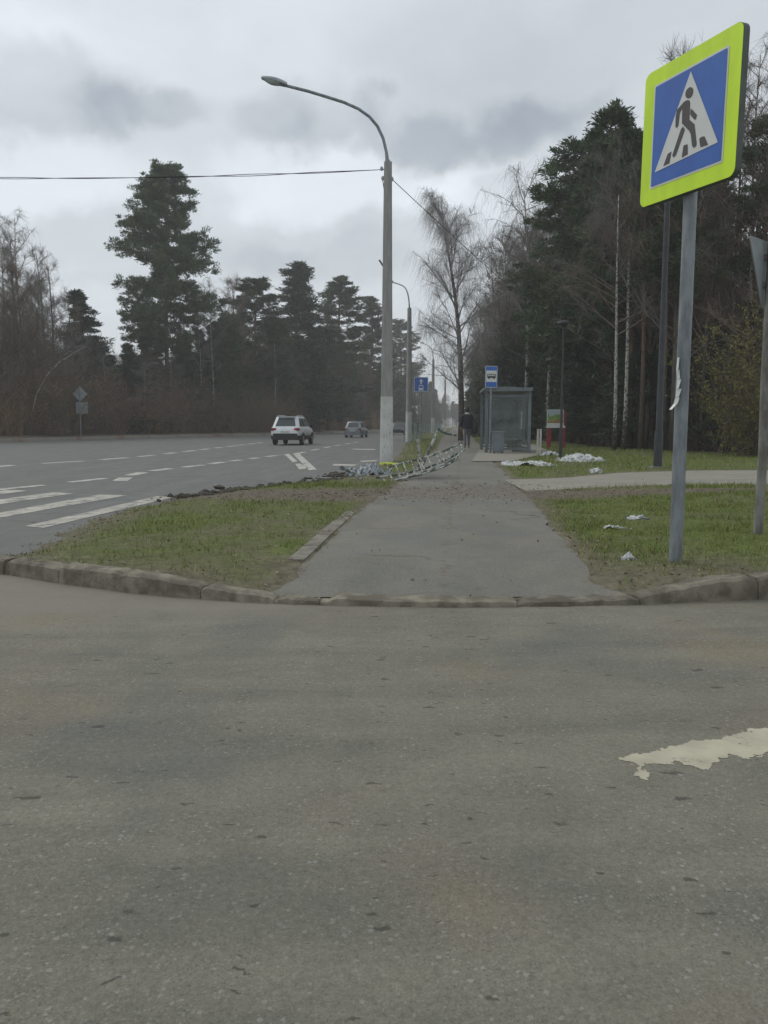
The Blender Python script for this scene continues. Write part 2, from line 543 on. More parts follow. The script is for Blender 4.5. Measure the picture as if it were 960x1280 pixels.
class MB:
    def __init__(s):
        s.v = []
        s.f = []
        s.m = []

    def add(s, vs, fs, mi=0, M=None):
        b = len(s.v)
        for p in vs:
            p = Vector(p)
            s.v.append(M @ p if M is not None else p)
        for f in fs:
            s.f.append([i + b for i in f])
            s.m.append(mi)
        return s

    def box(s, c, size, mi=0, rot=None, bev=0.0):
        cx, cy, cz = c
        hx, hy, hz = size[0] / 2, size[1] / 2, size[2] / 2
        M = Matrix.Translation(c)
        if rot is not None:
            M = M @ rot.to_4x4()
        if bev <= 0:
            vs = [(x, y, z) for z in (-hz, hz) for y in (-hy, hy) for x in (-hx, hx)]
            fs = [(0, 2, 3, 1), (4, 5, 7, 6), (0, 1, 5, 4), (2, 6, 7, 3), (0, 4, 6, 2), (1, 3, 7, 5)]
            return s.add(vs, fs, mi, M)
        bm = bmesh.new()
        bmesh.ops.create_cube(bm, size=1)
        bmesh.ops.scale(bm, vec=size, verts=bm.verts)
        bmesh.ops.bevel(bm, geom=bm.edges[:], offset=min(bev, min(size) * .45), segments=2, affect='EDGES')
        bm.verts.index_update()
        vs = [v.co.copy() for v in bm.verts]
        fs = [[v.index for v in f.verts] for f in bm.faces]
        bm.free()
        return s.add(vs, fs, mi, M)

    def tube(s, pts, rs, n=8, mi=0, cap=True):
        pts = [Vector(p) for p in pts]
        if not isinstance(rs, (list, tuple)):
            rs = [rs] * len(pts)
        b = len(s.v)
        up = None
        for i, p in enumerate(pts):
            d = (pts[min(i + 1, len(pts) - 1)] - pts[max(i - 1, 0)]).normalized()
            if up is None:
                up = Vector((1, 0, 0)) if abs(d.x) < .8 else Vector((0, 1, 0))
            u = (up - d * up.dot(d)).normalized()
            up = u
            v = d.cross(u)
            for k in range(n):
                a = 2 * PI * k / n
                s.v.append(p + (u * math.cos(a) + v * math.sin(a)) * rs[i])
        for i in range(len(pts) - 1):
            for k in range(n):
                a, c = b + i * n + k, b + i * n + (k + 1) % n
                s.f.append([a, c, c + n, a + n])
                s.m.append(mi)
        if cap:
            s.f.append([b + k for k in reversed(range(n))])
            s.m.append(mi)
            e = b + (len(pts) - 1) * n
            s.f.append([e + k for k in range(n)])
            s.m.append(mi)
        return s

    def prism(s, poly, a, u, n, o, depth, mi=0):
        """poly in 2D on plane origin o with axes a,u; thickness depth along -n"""
        a, u, n, o = Vector(a), Vector(u), Vector(n), Vector(o)
        k = len(poly)
        f = [o + a * x + u * y for x, y in poly]
        vs = f + [p - n * depth for p in f]
        fs = [list(range(k)), list(reversed(range(k, 2 * k)))]
        for i in range(k):
            j = (i + 1) % k
            fs.append([i, i + k, j + k, j])
        return s.add(vs, fs, mi)

    def loft(s, rings, mi=0, close=True, cap=True):
        b = len(s.v)
        k = len(rings[0])
        for r in rings:
            s.v.extend(Vector(p) for p in r)
        for i in range(len(rings) - 1):
            for j in range(k if close else k - 1):
                a, c = b + i * k + j, b + i * k + (j + 1) % k
                s.f.append([a, c, c + k, a + k])
                s.m.append(mi)
        if cap:
            s.f.append([b + j for j in reversed(range(k))])
            s.m.append(mi)
            e = b + (len(rings) - 1) * k
            s.f.append([e + j for j in range(k)])
            s.m.append(mi)
        return s

    def build(s, name, mats, parent=None, smooth=False, fix=True, loc=None):
        me = bpy.data.meshes.new(name)
        me.from_pydata([tuple(v) for v in s.v], [], s.f)
        for mm in (mats if isinstance(mats, (list, tuple)) else [mats]):
            me.materials.append(mm)
        me.polygons.foreach_set('material_index', s.m)
        if fix:
            bm = bmesh.new()
            bm.from_mesh(me)
            bmesh.ops.recalc_face_normals(bm, faces=bm.faces[:])
            bm.to_mesh(me)
            bm.free()
        if smooth:
            me.polygons.foreach_set('use_smooth', [True] * len(me.polygons))
            me.set_sharp_from_angle(angle=rad(35))
        me.update()
        o = bpy.data.objects.new(name, me)
        if loc is not None:
            o.location = loc
        return link(o, parent)


def copy_tree(o, parent=None):
    c = o.copy()
    COL.objects.link(c)
    if parent is not None:
        c.parent = parent
    for ch in o.children:
        copy_tree(ch, c)
    return c


def rings_at(P, d, r, k=3):
    d = d / np.maximum(np.linalg.norm(d, axis=1, keepdims=True), 1e-9)
    ref = np.where(np.abs(d[:, 2:3]) > .9, np.array([[1.0, 0, 0]]), np.array([[0, 0, 1.0]]))
    u = np.cross(d, ref)
    u /= np.linalg.norm(u, axis=1, keepdims=True)
    v = np.cross(d, u)
    out = []
    for i in range(k):
        a = 2 * PI * i / k
        out.append(P + (u * math.cos(a) + v * math.sin(a)) * r[:, None])
    return np.stack(out, 1)


def prisms(S, k=3):
    """S: (n,8) x0 y0 z0 x1 y1 z1 r0 r1 -> verts, quads"""
    S = np.asarray(S, np.float64).reshape(-1, 8)
    P0, P1 = S[:, 0:3], S[:, 3:6]
    d = P1 - P0
    A = rings_at(P0, d, S[:, 6], k)
    B = rings_at(P1, d, S[:, 7], k)
    n = len(S)
    V = np.concatenate([A, B], 1).reshape(-1, 3)
    base = (np.arange(n) * 2 * k)[:, None]
    F = []
    for i in range(k):
        j = (i + 1) % k
        F.append(base + np.array([[i, j, j + k, i + k]]))
    return V, np.stack(F, 1).reshape(-1, 4)


def leaves(C, Dv, L, Wd, rng):
    """diamond leaves: centre, direction, length, width"""
    n = len(C)
    Dv = Dv / np.maximum(np.linalg.norm(Dv, axis=1, keepdims=True), 1e-9)
    r = rng.normal(size=(n, 3))
    s = np.cross(Dv, r)
    s /= np.maximum(np.linalg.norm(s, axis=1, keepdims=True), 1e-9)
    L = np.broadcast_to(L, n)[:, None]
    Wd = np.broadcast_to(Wd, n)[:, None]
    V = np.stack([C - Dv * L / 2, C + s * Wd / 2, C + Dv * L / 2, C - s * Wd / 2], 1).reshape(-1, 3)
    F = (np.arange(n) * 4)[:, None] + np.array([[0, 1, 2, 3]])
    return V, F


def join_np(parts):
    Vs, Fs, Ms = [], [], []
    b = 0
    for V, F, mi in parts:
        Vs.append(V)
        Fs.append(F + b)
        Ms.append(np.full(len(F), mi))
        b += len(V)
    return np.concatenate(Vs), np.concatenate(Fs), np.concatenate(Ms)


# ------------------------------------------------------------------ ground, roads, paths
def P2(px, py, z=0.0):
    p = at(px, py, z)
    return (p.x, p.y)


KERB = [(-10.5, 7.3), (-6.5, 6.75)] + [P2(*p) for p in [(-60, 713), (0, 718), (75, 731), (145, 740), (215, 747), (310, 754), (400, 757), (560, 760), (700, 759), (800, 757), (870, 753), (960, 750)]] + [(4.2, 5.45), (8.0, 5.75), (16, 6.6), (40, 9)]
ROADEDGE = [P2(-60, 700), P2(5, 690), P2(60, 667), P2(130, 640), P2(220, 621), P2(300, 613), P2(350, 608), P2(420, 597), P2(445, 586), P2(470, 581), P2(481, 576), P2(493, 567), P2(500, 558), P2(506, 549), P2(521, 541.5), P2(545, 537), P2(560, 534.6), P2(568, 533)]
LAND = [p for p in KERB if p[0] >= ROADEDGE[0][0]] + [(600, 40), (600, 900), (90, 900)] + list(reversed(ROADEDGE))
LAND = np.array(LAND)
KERB_A = np.array([p for p in KERB if p[0] >= ROADEDGE[0][0] - .01])
ROAD_A = np.array(ROADEDGE)


def seg_dist(X, Y, poly, closed=False):
    d = np.full(X.shape, 1e9)
    n = len(poly)
    for i in range(n if closed else n - 1):
        a, b = poly[i], poly[(i + 1) % n]
        ab = b - a
        t = np.clip(((X - a[0]) * ab[0] + (Y - a[1]) * ab[1]) / (ab @ ab + 1e-12), 0, 1)
        d = np.minimum(d, np.hypot(X - a[0] - ab[0] * t, Y - a[1] - ab[1] * t))
    return d


def inside(X, Y, poly):
    r = np.zeros(X.shape, bool)
    n = len(poly)
    for i in range(n):
        x0, y0 = poly[i]
        x1, y1 = poly[(i + 1) % n]
        c = ((y0 > Y) != (y1 > Y)) & (X < (x1 - x0) * (Y - y0) / (y1 - y0 + 1e-12) + x0)
        r ^= c
    return r


_rg = np.random.default_rng(5)


def vnoise(X, Y, sc, seed=0):
    """cheap smooth value noise"""
    rg = np.random.default_rng(seed)
    T = rg.random((256, 256))
    x, y = X * sc + 1000.3, Y * sc + 1000.7
    i, j = np.floor(x).astype(int), np.floor(y).astype(int)
    fx, fy = x - i, y - j
    fx, fy = fx * fx * (3 - 2 * fx), fy * fy * (3 - 2 * fy)
    g = lambda a, b: T[a % 256, b % 256]
    return (g(i, j) * (1 - fx) + g(i + 1, j) * fx) * (1 - fy) + (g(i, j + 1) * (1 - fx) + g(i + 1, j + 1) * fx) * fy


def fbm(X, Y, sc, seed=0, o=4):
    r, a, s = 0, .5, 0
    for k in range(o):
        r = r + vnoise(X, Y, sc * 2 ** k, seed + k) * a
        s += a
        a *= .55
    return r / s


def zk(x):
    return np.interp(x, [-9, -1.75, -.72, 1.5, 1.85, 2.35, 9], [.150, .145, .045, .042, .085, .165, .17])


# sidewalk outline (photograph pixels on the raised ground)
SW_L = [P2(318, 755, .03), P2(345, 732, .07), P2(366, 714, .12), P2(380, 700, .12), P2(455, 632, .12), P2(503, 600, .12), P2(530, 575, .12), P2(545, 561, .12), P2(552, 548, .12), P2(562, 539, .12), P2(568, 535, .12)]
SW_R = [P2(806, 754, .03), P2(772, 737, .07), P2(748, 720, .12), P2(735, 706, .12), P2(672, 632, .12), P2(640, 598, .12), P2(618, 575, .12), P2(604, 561, .12), P2(589, 546, .12), P2(577, 538, .12), P2(574.5, 534.8, .12)]
SW_L[0] = (SW_L[0][0] + .02, SW_L[0][1] + .17)
SW_L[1] = (SW_L[1][0], SW_L[1][1] + .06)
SW_R[0] = (SW_R[0][0] - .02, SW_R[0][1] + .17)
SW_R[1] = (SW_R[1][0], SW_R[1][1] + .06)
SW = np.array(SW_L + SW_R[::-1])
PATH_T = [P2(628, 600, .12), P2(700, 597, .12), P2(780, 591, .12), P2(860, 588.5, .12), P2(960, 587.5, .12), (26, 20.2), (60, 24)]
PATH_B = [P2(655, 614, .12), P2(720, 611, .12), P2(800, 608, .12), P2(880, 606, .12), P2(960, 605, .12), (26, 15.9), (60, 19)]
PATHP = np.array(PATH_T + PATH_B[::-1])
PLAT = np.array([P2(590, 577.5, .12), P2(640, 577.5, .12), P2(690, 566, .12), P2(668, 556, .12), P2(603, 556, .12)])


def landz(X, Y):
    X, Y = np.asarray(X, float), np.asarray(Y, float)
    dk = seg_dist(X, Y, KERB_A)
    dr = seg_dist(X, Y, ROAD_A)
    ins = inside(X, Y, LAND)
    base = .125 + .03 * (fbm(X, Y, .5, 3) - .5) * np.clip(dk / 1.5, 0, 1)
    z = np.minimum(base, zk(X) - .012 + .11 * np.maximum(dk - .15, 0))
    edge = -.03 + .13 * np.clip(dr / .9, 0, 1.5) + .07 * (fbm(X, Y, 2.2, 9) - .5)
    z = np.minimum(z, np.where(dr < 2.5, edge, 9))
    return np.where(ins & (dk > .07), z, -.16), ins, dk, dr


def axis(segs):
    out = []
    for a, b, st in segs:
        n = max(1, int(round((b - a) / st)))
        out.extend(np.linspace(a, b, n, endpoint=False))
    out.append(segs[-1][1])
    return np.array(out)


GX = axis([(-400, -100, 100), (-100, -20, 8), (-20, -6, .8), (-6, 6, .07), (6, 12, .16), (12, 24, .6), (24, 60, 3), (60, 400, 70)])
GY = axis([(-100, -20, 40), (-20, 4, 3), (4, 5.0, .2), (5.0, 9.5, .055), (9.5, 18, .1), (18, 34, .25), (34, 80, .8), (80, 240, 4), (240, 600, 90)])
XX, YY = np.meshgrid(GX, GY, indexing='ij')
ZZ, INS, DK, DR = landz(XX, YY)
IN_SW = inside(XX, YY, SW)
IN_PATH = inside(XX, YY, PATHP)
IN_PLAT = inside(XX, YY, PLAT)
D_SW = seg_dist(XX, YY, SW, True)
D_PATH = seg_dist(XX, YY, PATHP, True)
ZG = ZZ - np.where(IN_SW & (D_SW > .05), .035, 0) - np.where(IN_PATH & (D_PATH > .06), .035, 0)
ZG += np.where(INS & (DK > .3), .018 * (fbm(XX, YY, 6, 21) - .5), 0)


# wood edges: where the trees start (photograph pixels of the ground line)
RW_EDGE = [(1250, 574), (1100, 571), (960, 567), (850, 565.5), (740, 558.5), (715, 554), (690, 551.5), (660, 550), (630, 548), (608, 545), (592, 541), (583, 537.5), (577, 535)]
LK = [(-420, 566), (-200, 559), (0, 553), (100, 550), (200, 547.3), (340, 544), (430, 541), (480, 538.5), (530, 536), (556, 534.4)]


def zones(X, Y, DK, DR, INSW, D_SW, D_PATH, INPATH):
    """base colours of the soil: thin grass, bare dirt, leaf litter"""
    n1 = fbm(X, Y, .9, 31)
    n2 = fbm(X, Y, 4.0, 41)
    grass = np.clip(np.where(X < 1.2, .72, .80) + 1.5 * (n1 - .5) + .9 * (n2 - .5), 0, 1)
    # worn soil along the front kerb, the paving and the road edge
    near = np.clip(1.0 - (DK - .1) / np.where(X > 1.2, 1.35, .6), 0, 1) * (.75 + .8 * (n2 - .5))
    near = np.maximum(near, np.clip(1.2 - DR / (.55 + .7 * n1), 0, 1) * (.75 + (n2 - .4)))
    near = np.maximum(near, np.clip(1 - D_SW / np.where(Y < 6.6, .55, .22), 0, 1) * .9)
    near = np.maximum(near, np.clip(1 - D_PATH / .45, 0, 1) * .85)
    # muddy track crossing from the road to the path
    yb = np.interp(X, [-5, -2.5, 0, 2, 3.4, 5, 8], [12.6, 12.6, 12.4, 12.2, 12.6, 13.1, 13.6])
    hw = np.interp(X, [-5, -2, 1, 3, 5, 9], [1.0, 1.5, 1.9, 1.2, .5, .3])
    trk = np.clip(1.6 * (1 - np.abs(Y - yb) / hw) + 1.4 * (n2 - .5), 0, 1) * (X < 9)
    near = np.maximum(near, trk)
    # trampled strip between lamp post and sidewalk
    near = np.maximum(near, .7 * np.clip(1 - np.hypot((X - .1) / 2.2, (Y - 16.5) / 2.4), 0, 1) * (.5 + n2))
    near = np.clip(near, 0, 1)
    return grass * (1 - near), near, trk


G_, DIRT, TRK = zones(XX, YY, DK, DR, IN_SW, D_SW, D_PATH, IN_PATH)
rw = np.array([P2(*p, .12) for p in RW_EDGE])
RWP = np.vstack([rw, [(200, 600), (600, 600), (600, 20)]])
IN_RW = inside(XX, YY, RWP)
c_grass = np.array([.096, .122, .028])
c_dirt = np.array([.150, .128, .098])
c_mud = np.array([.130, .108, .080])
c_lit = np.array([.085, .066, .050])
c_base = np.array([.125, .112, .068])
colr = c_base + G_[..., None] * (c_grass - c_base) + DIRT[..., None] * (c_dirt - c_base)
colr += TRK[..., None] * (c_mud - c_dirt) * .9
colr = np.where(IN_RW[..., None], c_lit, colr)
colr = colr * (.75 + .5 * fbm(XX, YY, 9, 77, 3))[..., None]
nx, ny = XX.shape
idx = np.arange(nx * ny).reshape(nx, ny)
GF = np.stack([idx[:-1, :-1], idx[1:, :-1], idx[1:, 1:], idx[:-1, 1:]], -1).reshape(-1, 4)
MT['ground'] = attrmat('ground_soil', 'soil', .95, .45, 14)
gme = mesh_np('ground', np.stack([XX, YY, ZG], -1).reshape(-1, 3), GF, MT['ground'], smooth=True)
ca = gme.attributes.new('soil', 'FLOAT_COLOR', 'POINT')
ca.data.foreach_set('color', np.concatenate([colr, np.ones((nx, ny, 1))], -1).astype(np.float32).ravel())
tag(link(bpy.data.objects.new('ground', gme)), kind='structure')


def sheet(name, poly, z, mat, res=None):
    me = bpy.data.meshes.new(name)
    me.from_pydata([(x, y, z) for x, y in poly], [], [list(range(len(poly)))])
    me.materials.append(mat)
    bm = bmesh.new()
    bm.from_mesh(me)
    bmesh.ops.triangulate(bm, faces=bm.faces[:])
    for f in bm.faces:
        if f.normal.z < 0:
            f.normal_flip()
    bm.to_mesh(me)
    bm.free()
    return tag(link(bpy.data.objects.new(name, me)), kind='structure')


# carriageway of the main road and, 4 mm over it, the side road we stand on
sheet('road', [(-90, -40), (70, -40), (70, 420), (-90, 420)], 0.0, MT['road'])
side = [(-60, -35), (60, -35), (60, 12), (16, 6.9), (8, 6.0), (4.2, 5.75)] + [(x, y + .12) for x, y in reversed(KERB[2:14])] + [(-4.2, 6.9), (-5.5, 7.4), (-8, 8.2), (-14, 9.2), (-60, 12)]
sheet('side_road', side, 0.004, MT['side_road'])


def strip_sheet(name, L, R, mat, lift, cols=14, step=.12, far_step=1.0, far_y=16, fixed=None):
    """paved strip between two edge lines, following the ground, with slightly ragged edges"""
    L, R = np.array(L), np.array(R)

    def resamp(A, n_):
        s = np.concatenate([[0], np.cumsum(np.hypot(*np.diff(A, axis=0).T))])
        return s

    # parametrise both edges by knot index so that rows join matching knots
    rows = []
    for i in range(len(L) - 1):
        ln = max(np.hypot(*(L[i + 1] - L[i])), np.hypot(*(R[i + 1] - R[i])))
        st = step if L[i][1] < far_y else far_step
        n = max(2, min(60, int(ln / st)))
        for k in range(n):
            t = k / n
            rows.append((L[i] * (1 - t) + L[i + 1] * t, R[i] * (1 - t) + R[i + 1] * t))
    rows.append((L[-1], R[-1]))
    V = []
    for a, b in rows:
        for j in range(cols + 1):
            u = j / cols
            p = a * (1 - u) + b * u
            V.append(p)
    V = np.array(V)
    e = (fbm(V[:, 0], V[:, 1], 2.6, 61) - .5)
    jj = np.tile(np.arange(cols + 1), len(rows))
    side_ = np.where(jj == 0, -1, np.where(jj == cols, 1, 0))
    V[:, 0] += side_ * e * .24 * np.clip(V[:, 1] / 8, .5, 2)
    z = fixed if fixed is not None else landz(V[:, 0], V[:, 1])[0]
    z = np.maximum(z, .012) + lift
    # edges sink a little into the soil
    z = z - np.where(side_ != 0, .012, 0)
    V3 = np.column_stack([V, z])
    k = cols + 1
    id_ = np.arange(len(rows) * k).reshape(len(rows), k)
    F = np.stack([id_[:-1, :-1], id_[:-1, 1:], id_[1:, 1:], id_[1:, :-1]], -1).reshape(-1, 4)
    me = mesh_np(name, V3, F, mat, smooth=True)
    mudv = np.clip(1.15 * (1 - np.abs(V[:, 1] - 12.6 - .25 * V[:, 0]) / 2.3), 0, 1) * .85 + .52 * np.clip(1 - np.abs(jj / cols - .5 - .5 * np.sign(jj - cols / 2)) / .12, 0, 1)
    am = me.attributes.new('mud', 'FLOAT', 'POINT')
    am.data.foreach_set('value', mudv.astype(np.float32))
    return tag(link(bpy.data.objects.new(name, me)), kind='structure')


strip_sheet('sidewalk', SW_L, SW_R, MT['walk'], .006)
strip_sheet('path', PATH_B, PATH_T, MT['path'], .010, cols=10, step=.25, far_y=30)
sheet('bus_stop_paving', [tuple(p) for p in PLAT], .146, MT['path'])

# concrete edging on the left of the sidewalk
mb = MB()
pts = [P2(380, 702, .12), P2(413, 670, .12), P2(446, 640, .12)]
segs = []
for i in range(2):
    a, b = Vector(pts[i]), Vector(pts[i + 1])
    n = 2 if i == 0 else 2
    for k in range(n):
        p, q = a.lerp(b, k / n + .004), a.lerp(b, (k + 1) / n - .004)
        d = (q - p).normalized()
        nrm = Vector((-d.y, d.x))
        jit = .006 * math.sin(i * 7 + k * 3)
        vs = [(p.x, p.y, .136), (p.x + nrm.x * .13, p.y + nrm.y * .13, .139 + jit), (q.x + nrm.x * .13, q.y + nrm.y * .13, .138 + jit), (q.x, q.y, .136)]
        mb.add(vs + [(x, y, .02) for x, y, z in vs], [(0, 1, 2, 3), (0, 4, 5, 1), (1, 5, 6, 2), (2, 6, 7, 3), (3, 7, 4, 0)])
tag(mb.build('sidewalk_edging', MT['concrete_pale']), kind='structure')


# kerb stones along the side road
def kerb_run(poly, length, ztop, wid=.16, seed=0):
    rg = random.Random(seed)
    A = [Vector(p) for p in poly]
    s = [0]
    for a, b in zip(A, A[1:]):
        s.append(s[-1] + (b - a).length)

    def P(t):
        for i in range(len(A) - 1):
            if t <= s[i + 1] or i == len(A) - 2:
                return A[i].lerp(A[i + 1], (t - s[i]) / (s[i + 1] - s[i]))
    t = 0
    while t < s[-1] - .1:
        L = length * rg.uniform(.85, 1.15)
        t1 = min(t + L, s[-1])
        rings = []
        n = 26
        dz = rg.uniform(-.022, .006)
        dy = rg.uniform(-.014, .014)
        for k in range(n + 1):
            u = t + .003 + (t1 - t - .006) * k / n
            p = P(u)
            q = P(min(u + .05, s[-1]))
            r_ = P(max(u - .05, 0))
            d = (q - r_).normalized()
            nr = Vector((-d.y, d.x))
            h = float(zk(p.x)) + dz * min(1, float(zk(p.x)) / .15)
            endd = -.016 * max(0, 1 - min(k, n - k) / 2) * rg.uniform(.4, 1.6)
            h += endd + .012 * mnoise.noise(Vector((p.x * 7, p.y * 7, seed))) + .010 * mnoise.noise(Vector((p.x * 23, p.y * 23, seed)))
            w0 = .010 * mnoise.noise(Vector((p.x * 14, p.y * 14, 4.2 + seed))) + .010 * mnoise.noise(Vector((p.x * 31, p.y * 31, 2.2 + seed)))
            cw = .034 + .022 * max(0, mnoise.noise(Vector((p.x * 17, p.y * 17, 9.1))))
            prof = [(dy + w0 - .002, -.06), (dy + w0 + .004, h * .55), (dy + w0 + .012, h * .86), (dy + w0 + cw, h), (dy + wid - .02, h + .002), (dy + wid, h - .015), (dy + wid, -.06)]
            rings.append([(p.x + nr.x * a, p.y + nr.y * a, z) for a, z in prof])
        mb = MB()
        mb.loft(rings)
        o = mb.build('kerb', MT['concrete'], smooth=True)
        tag(o, kind='structure')
        t = t1


KN = [p for p in KERB]
i310 = KN.index(P2(310, 754))
i800 = KN.index(P2(800, 757))
kerb_run(KN[1:i310 + 2], .62, None, seed=1)
kerb_run(KN[i310 + 1:i800 + 1], 1.15, None, .20, seed=2)
kerb_run(KN[i800:-1], .95, None, seed=3)

# far side of the main road: kerb and verge under the left wood
lk = [P2(*p) for p in LK]
mb = MB()
lkv = [Vector(p) for p in lk]
offs = []
for i, p in enumerate(lkv):
    d = (lkv[min(i + 1, len(lkv) - 1)] - lkv[max(i - 1, 0)]).normalized()
    offs.append(Vector((-d.y, d.x)))
rings = [[(p.x + n.x * a, p.y + n.y * a, z) for a, z in ((0, -.1), (.02, .22), (.25, .24), (.25, -.1))] for p, n in zip(lkv, offs)]
# finer along the length
fine = []
for r0, r1 in zip(rings, rings[1:]):
    for k in range(12):
        t = k / 12
        fine.append([tuple(a + (b - a) * t + (0.025 * mnoise.noise(Vector((a * 1.7 + k, i, 3))) if j == 2 and i in (1, 2) else 0) for j, (a, b) in enumerate(zip(p, q))) for i, (p, q) in enumerate(zip(r0, r1))])
fine.append(rings[-1])
mb.loft(fine)
tag(mb.build('kerb', MT['far_kerb'], smooth=True), kind='structure')
mb = MB()
for (p, n), (q, m_) in zip(zip(lkv, offs), list(zip(lkv, offs))[1:]):
    ds = [.2, 1.5, 3.0, 6, 60, 240]
    zs = [.21, .34, .40, .42, .42, .42]
    for (a, za), (b, zb) in zip(zip(ds, zs), list(zip(ds, zs))[1:]):
        mb.add([(p.x + n.x * a, p.y + n.y * a, za), (q.x + m_.x * a, q.y + m_.y * a, za), (q.x + m_.x * b, q.y + m_.y * b, zb), (p.x + n.x * b, p.y + n.y * b, zb)], [(0, 1, 2, 3)])
MT['verge'] = simple('verge_soil', (.17, .145, .098), (.11, .092, .066), .6, .95, detail=7)
tag(mb.build('verge', MT['verge']), kind='structure')


# painted markings: sheets 4 mm above the asphalt
def marks(name, quads, mat, z=.004):
    mb = MB()
    for q in quads:
        n = len(q)
        mb.add([(x, y, z) for x, y in q], [list(range(n))])
    o = mb.build(name, mat)
    return tag(o, kind='structure')


zebra = []
for q in ([(-150, 651), (-150, 661), (60, 617.5), (92, 616)], [(-150, 674), (-150, 684), (125, 618.5), (158, 619)], [(31, 658), (55, 660), (216, 622), (196, 620.5)]):
    if len(q) == 4 and q[0][0] < 0:
        (a, b, c, d) = q
        q = [a, b, d, c]
    zebra.append([P2(*p) for p in q])
zebra[0] = [P2(0, 624.5), P2(0, 630.5), P2(92, 617), P2(67, 615.5)]
zebra[1] = [P2(0, 641), P2(0, 647.5), P2(158, 619.5), P2(125, 618.3)]


def lengthen(q, k=2.2):
    a, b, c, d = [Vector(p) for p in q]
    return [tuple(a + (a - d) * k * .3), tuple(b + (b - c) * k * .3), tuple(c), tuple(d)]


marks('zebra_crossing', [lengthen(zebra[0]), lengthen(zebra[1]), zebra[2], [(p[0] - 1.05, p[1] + .55) for p in lengthen(zebra[0])]], MT['line'])


def dashes(name, line, length, gap, wid, mat, jit=.0):
    A = [Vector(P2(*p)) for p in line]
    qs = []
    pos = 0
    rg = random.Random(3)
    s = [0]
    for a, b in zip(A, A[1:]):
        s.append(s[-1] + (b - a).length)

    def P(t):
        for i in range(len(A) - 1):
            if t <= s[i + 1] or i == len(A) - 2:
                return A[i].lerp(A[i + 1], (t - s[i]) / (s[i + 1] - s[i]))
    t = 0
    while t < s[-1]:
        p, q = P(t), P(min(t + length * rg.uniform(.8, 1.15), s[-1]))
        d = (q - p).normalized()
        n = Vector((-d.y, d.x)) * wid / 2
        sh = d * wid * .3
        qs.append([tuple(p - n - sh), tuple(q - n), tuple(q + n + sh), tuple(p + n)])
        t += length + gap
    return marks(name, qs, mat)


dashes('lane_markings', [(-160, 603), (0, 582.5), (110, 576), (184, 570), (330, 553)], 1.7, 1.1, .36, MT['line_far'])
dashes('lane_markings', [(0, 612), (50, 607), (145, 596.5)], 1.25, .75, .26, MT['line_far'])
dashes('lane_markings', [(150, 601), (165, 593), (200, 587), (245, 582.5), (280, 577.5), (325, 572), (352, 568.5)], 1.15, .75, .32, MT['line_far'])
dashes('lane_markings', [(372, 567), (392, 562.5), (420, 557), (450, 552)], 2.2, 2.0, .24, MT['line_far'])
marks('lane_markings', [[P2(x, y) for x, y in q] for q in (
    [(355.5, 568), (361, 567.3), (372, 577), (366, 578)], [(366, 567), (373, 566), (396, 587), (386, 588)], [(369, 580), (375, 579.5), (386, 585.5), (374, 587)])], MT['line_far'], .005)
# scraps of an old crossing near the lamp post
marks('lane_markings', [[P2(x, y) for x, y in q] for q in (
    [(440, 561), (470, 561.4), (468, 562.4), (441, 562)], [(418, 580), (447, 581), (440, 583), (415, 582)], [(450, 576), (474, 575.2), (470, 576.8), (452, 577.5)])], MT['line_far'], .005)

# the old cream paint patch on the side road, ragged lower edge
outl = [(135, 392), (175, 383), (215, 367), (290, 358), (345, 345), (420, 336), (475, 318), (520, 303), (590, 297), (660, 287), (740, 268), (840, 243), (890, 232), (960, 229), (1075, 238), (1150, 262), (1140, 330), (1060, 345), (960, 352), (935, 372), (905, 382), (893, 396), (830, 397), (805, 385), (765, 374), (735, 388), (690, 392), (698, 408), (665, 418), (650, 440), (628, 456), (590, 446), (560, 434), (480, 432), (395, 430), (330, 424), (290, 428), (262, 438), (266, 450), (300, 462), (330, 478), (342, 490), (318, 508), (290, 512), (262, 502), (230, 494), (210, 478), (225, 464), (242, 452), (238, 436), (246, 422), (205, 408), (150, 402)]
rgp = random.Random(8)
op = []
for i, (x, y) in enumerate(outl):
    x2, y2 = outl[(i + 1) % len(outl)]
    for k in range(6):
        t = k / 6
        a = 2.6 if k else 1
        op.append((x + (x2 - x) * t + rgp.uniform(-a, a) * 1.6, y + (y2 - y) * t + rgp.uniform(-a, a)))
pp = [P2(740 + x * .22917, 860 + y * .22917) for x, y in op]
PPA = np.array(pp)
gx, gy = np.arange(PPA[:, 0].min() - .02, PPA[:, 0].max() + .02, .0055), np.arange(PPA[:, 1].min() - .02, PPA[:, 1].max() + .02, .0055)
pX, pY = np.meshgrid(gx, gy, indexing='ij')
sdp = seg_dist(pX, pY, PPA, True) * np.where(inside(pX, pY, PPA), 1, -1)
wearf = sdp + .040 * (fbm(pX, pY, 26, 501, 4) - .5) + .018 * (fbm(pX, pY, 90, 502, 2) - .5)
hole = (fbm(pX, pY, 17, 503, 4) - .5) + np.clip(sdp, 0, .12) * 1.5
ok = (wearf > 0) & (hole > -.14)
okf = ok[:-1, :-1]
idp = np.arange(pX.size).reshape(pX.shape)
PF = np.stack([idp[:-1, :-1], idp[1:, :-1], idp[1:, 1:], idp[:-1, 1:]], -1)[okf]
used = np.unique(PF)
remap = np.full(pX.size, -1)
remap[used] = np.arange(len(used))
PV = np.stack([pX.ravel()[used], pY.ravel()[used], np.full(len(used), .0056)], 1)
tag(link(bpy.data.objects.new('paint_patch', mesh_np('paint_patch', PV, remap[PF], MT['patch']))), kind='structure')


# ------------------------------------------------------------------ grass, litter, clods (countless: stuff)
rng = np.random.default_rng(11)
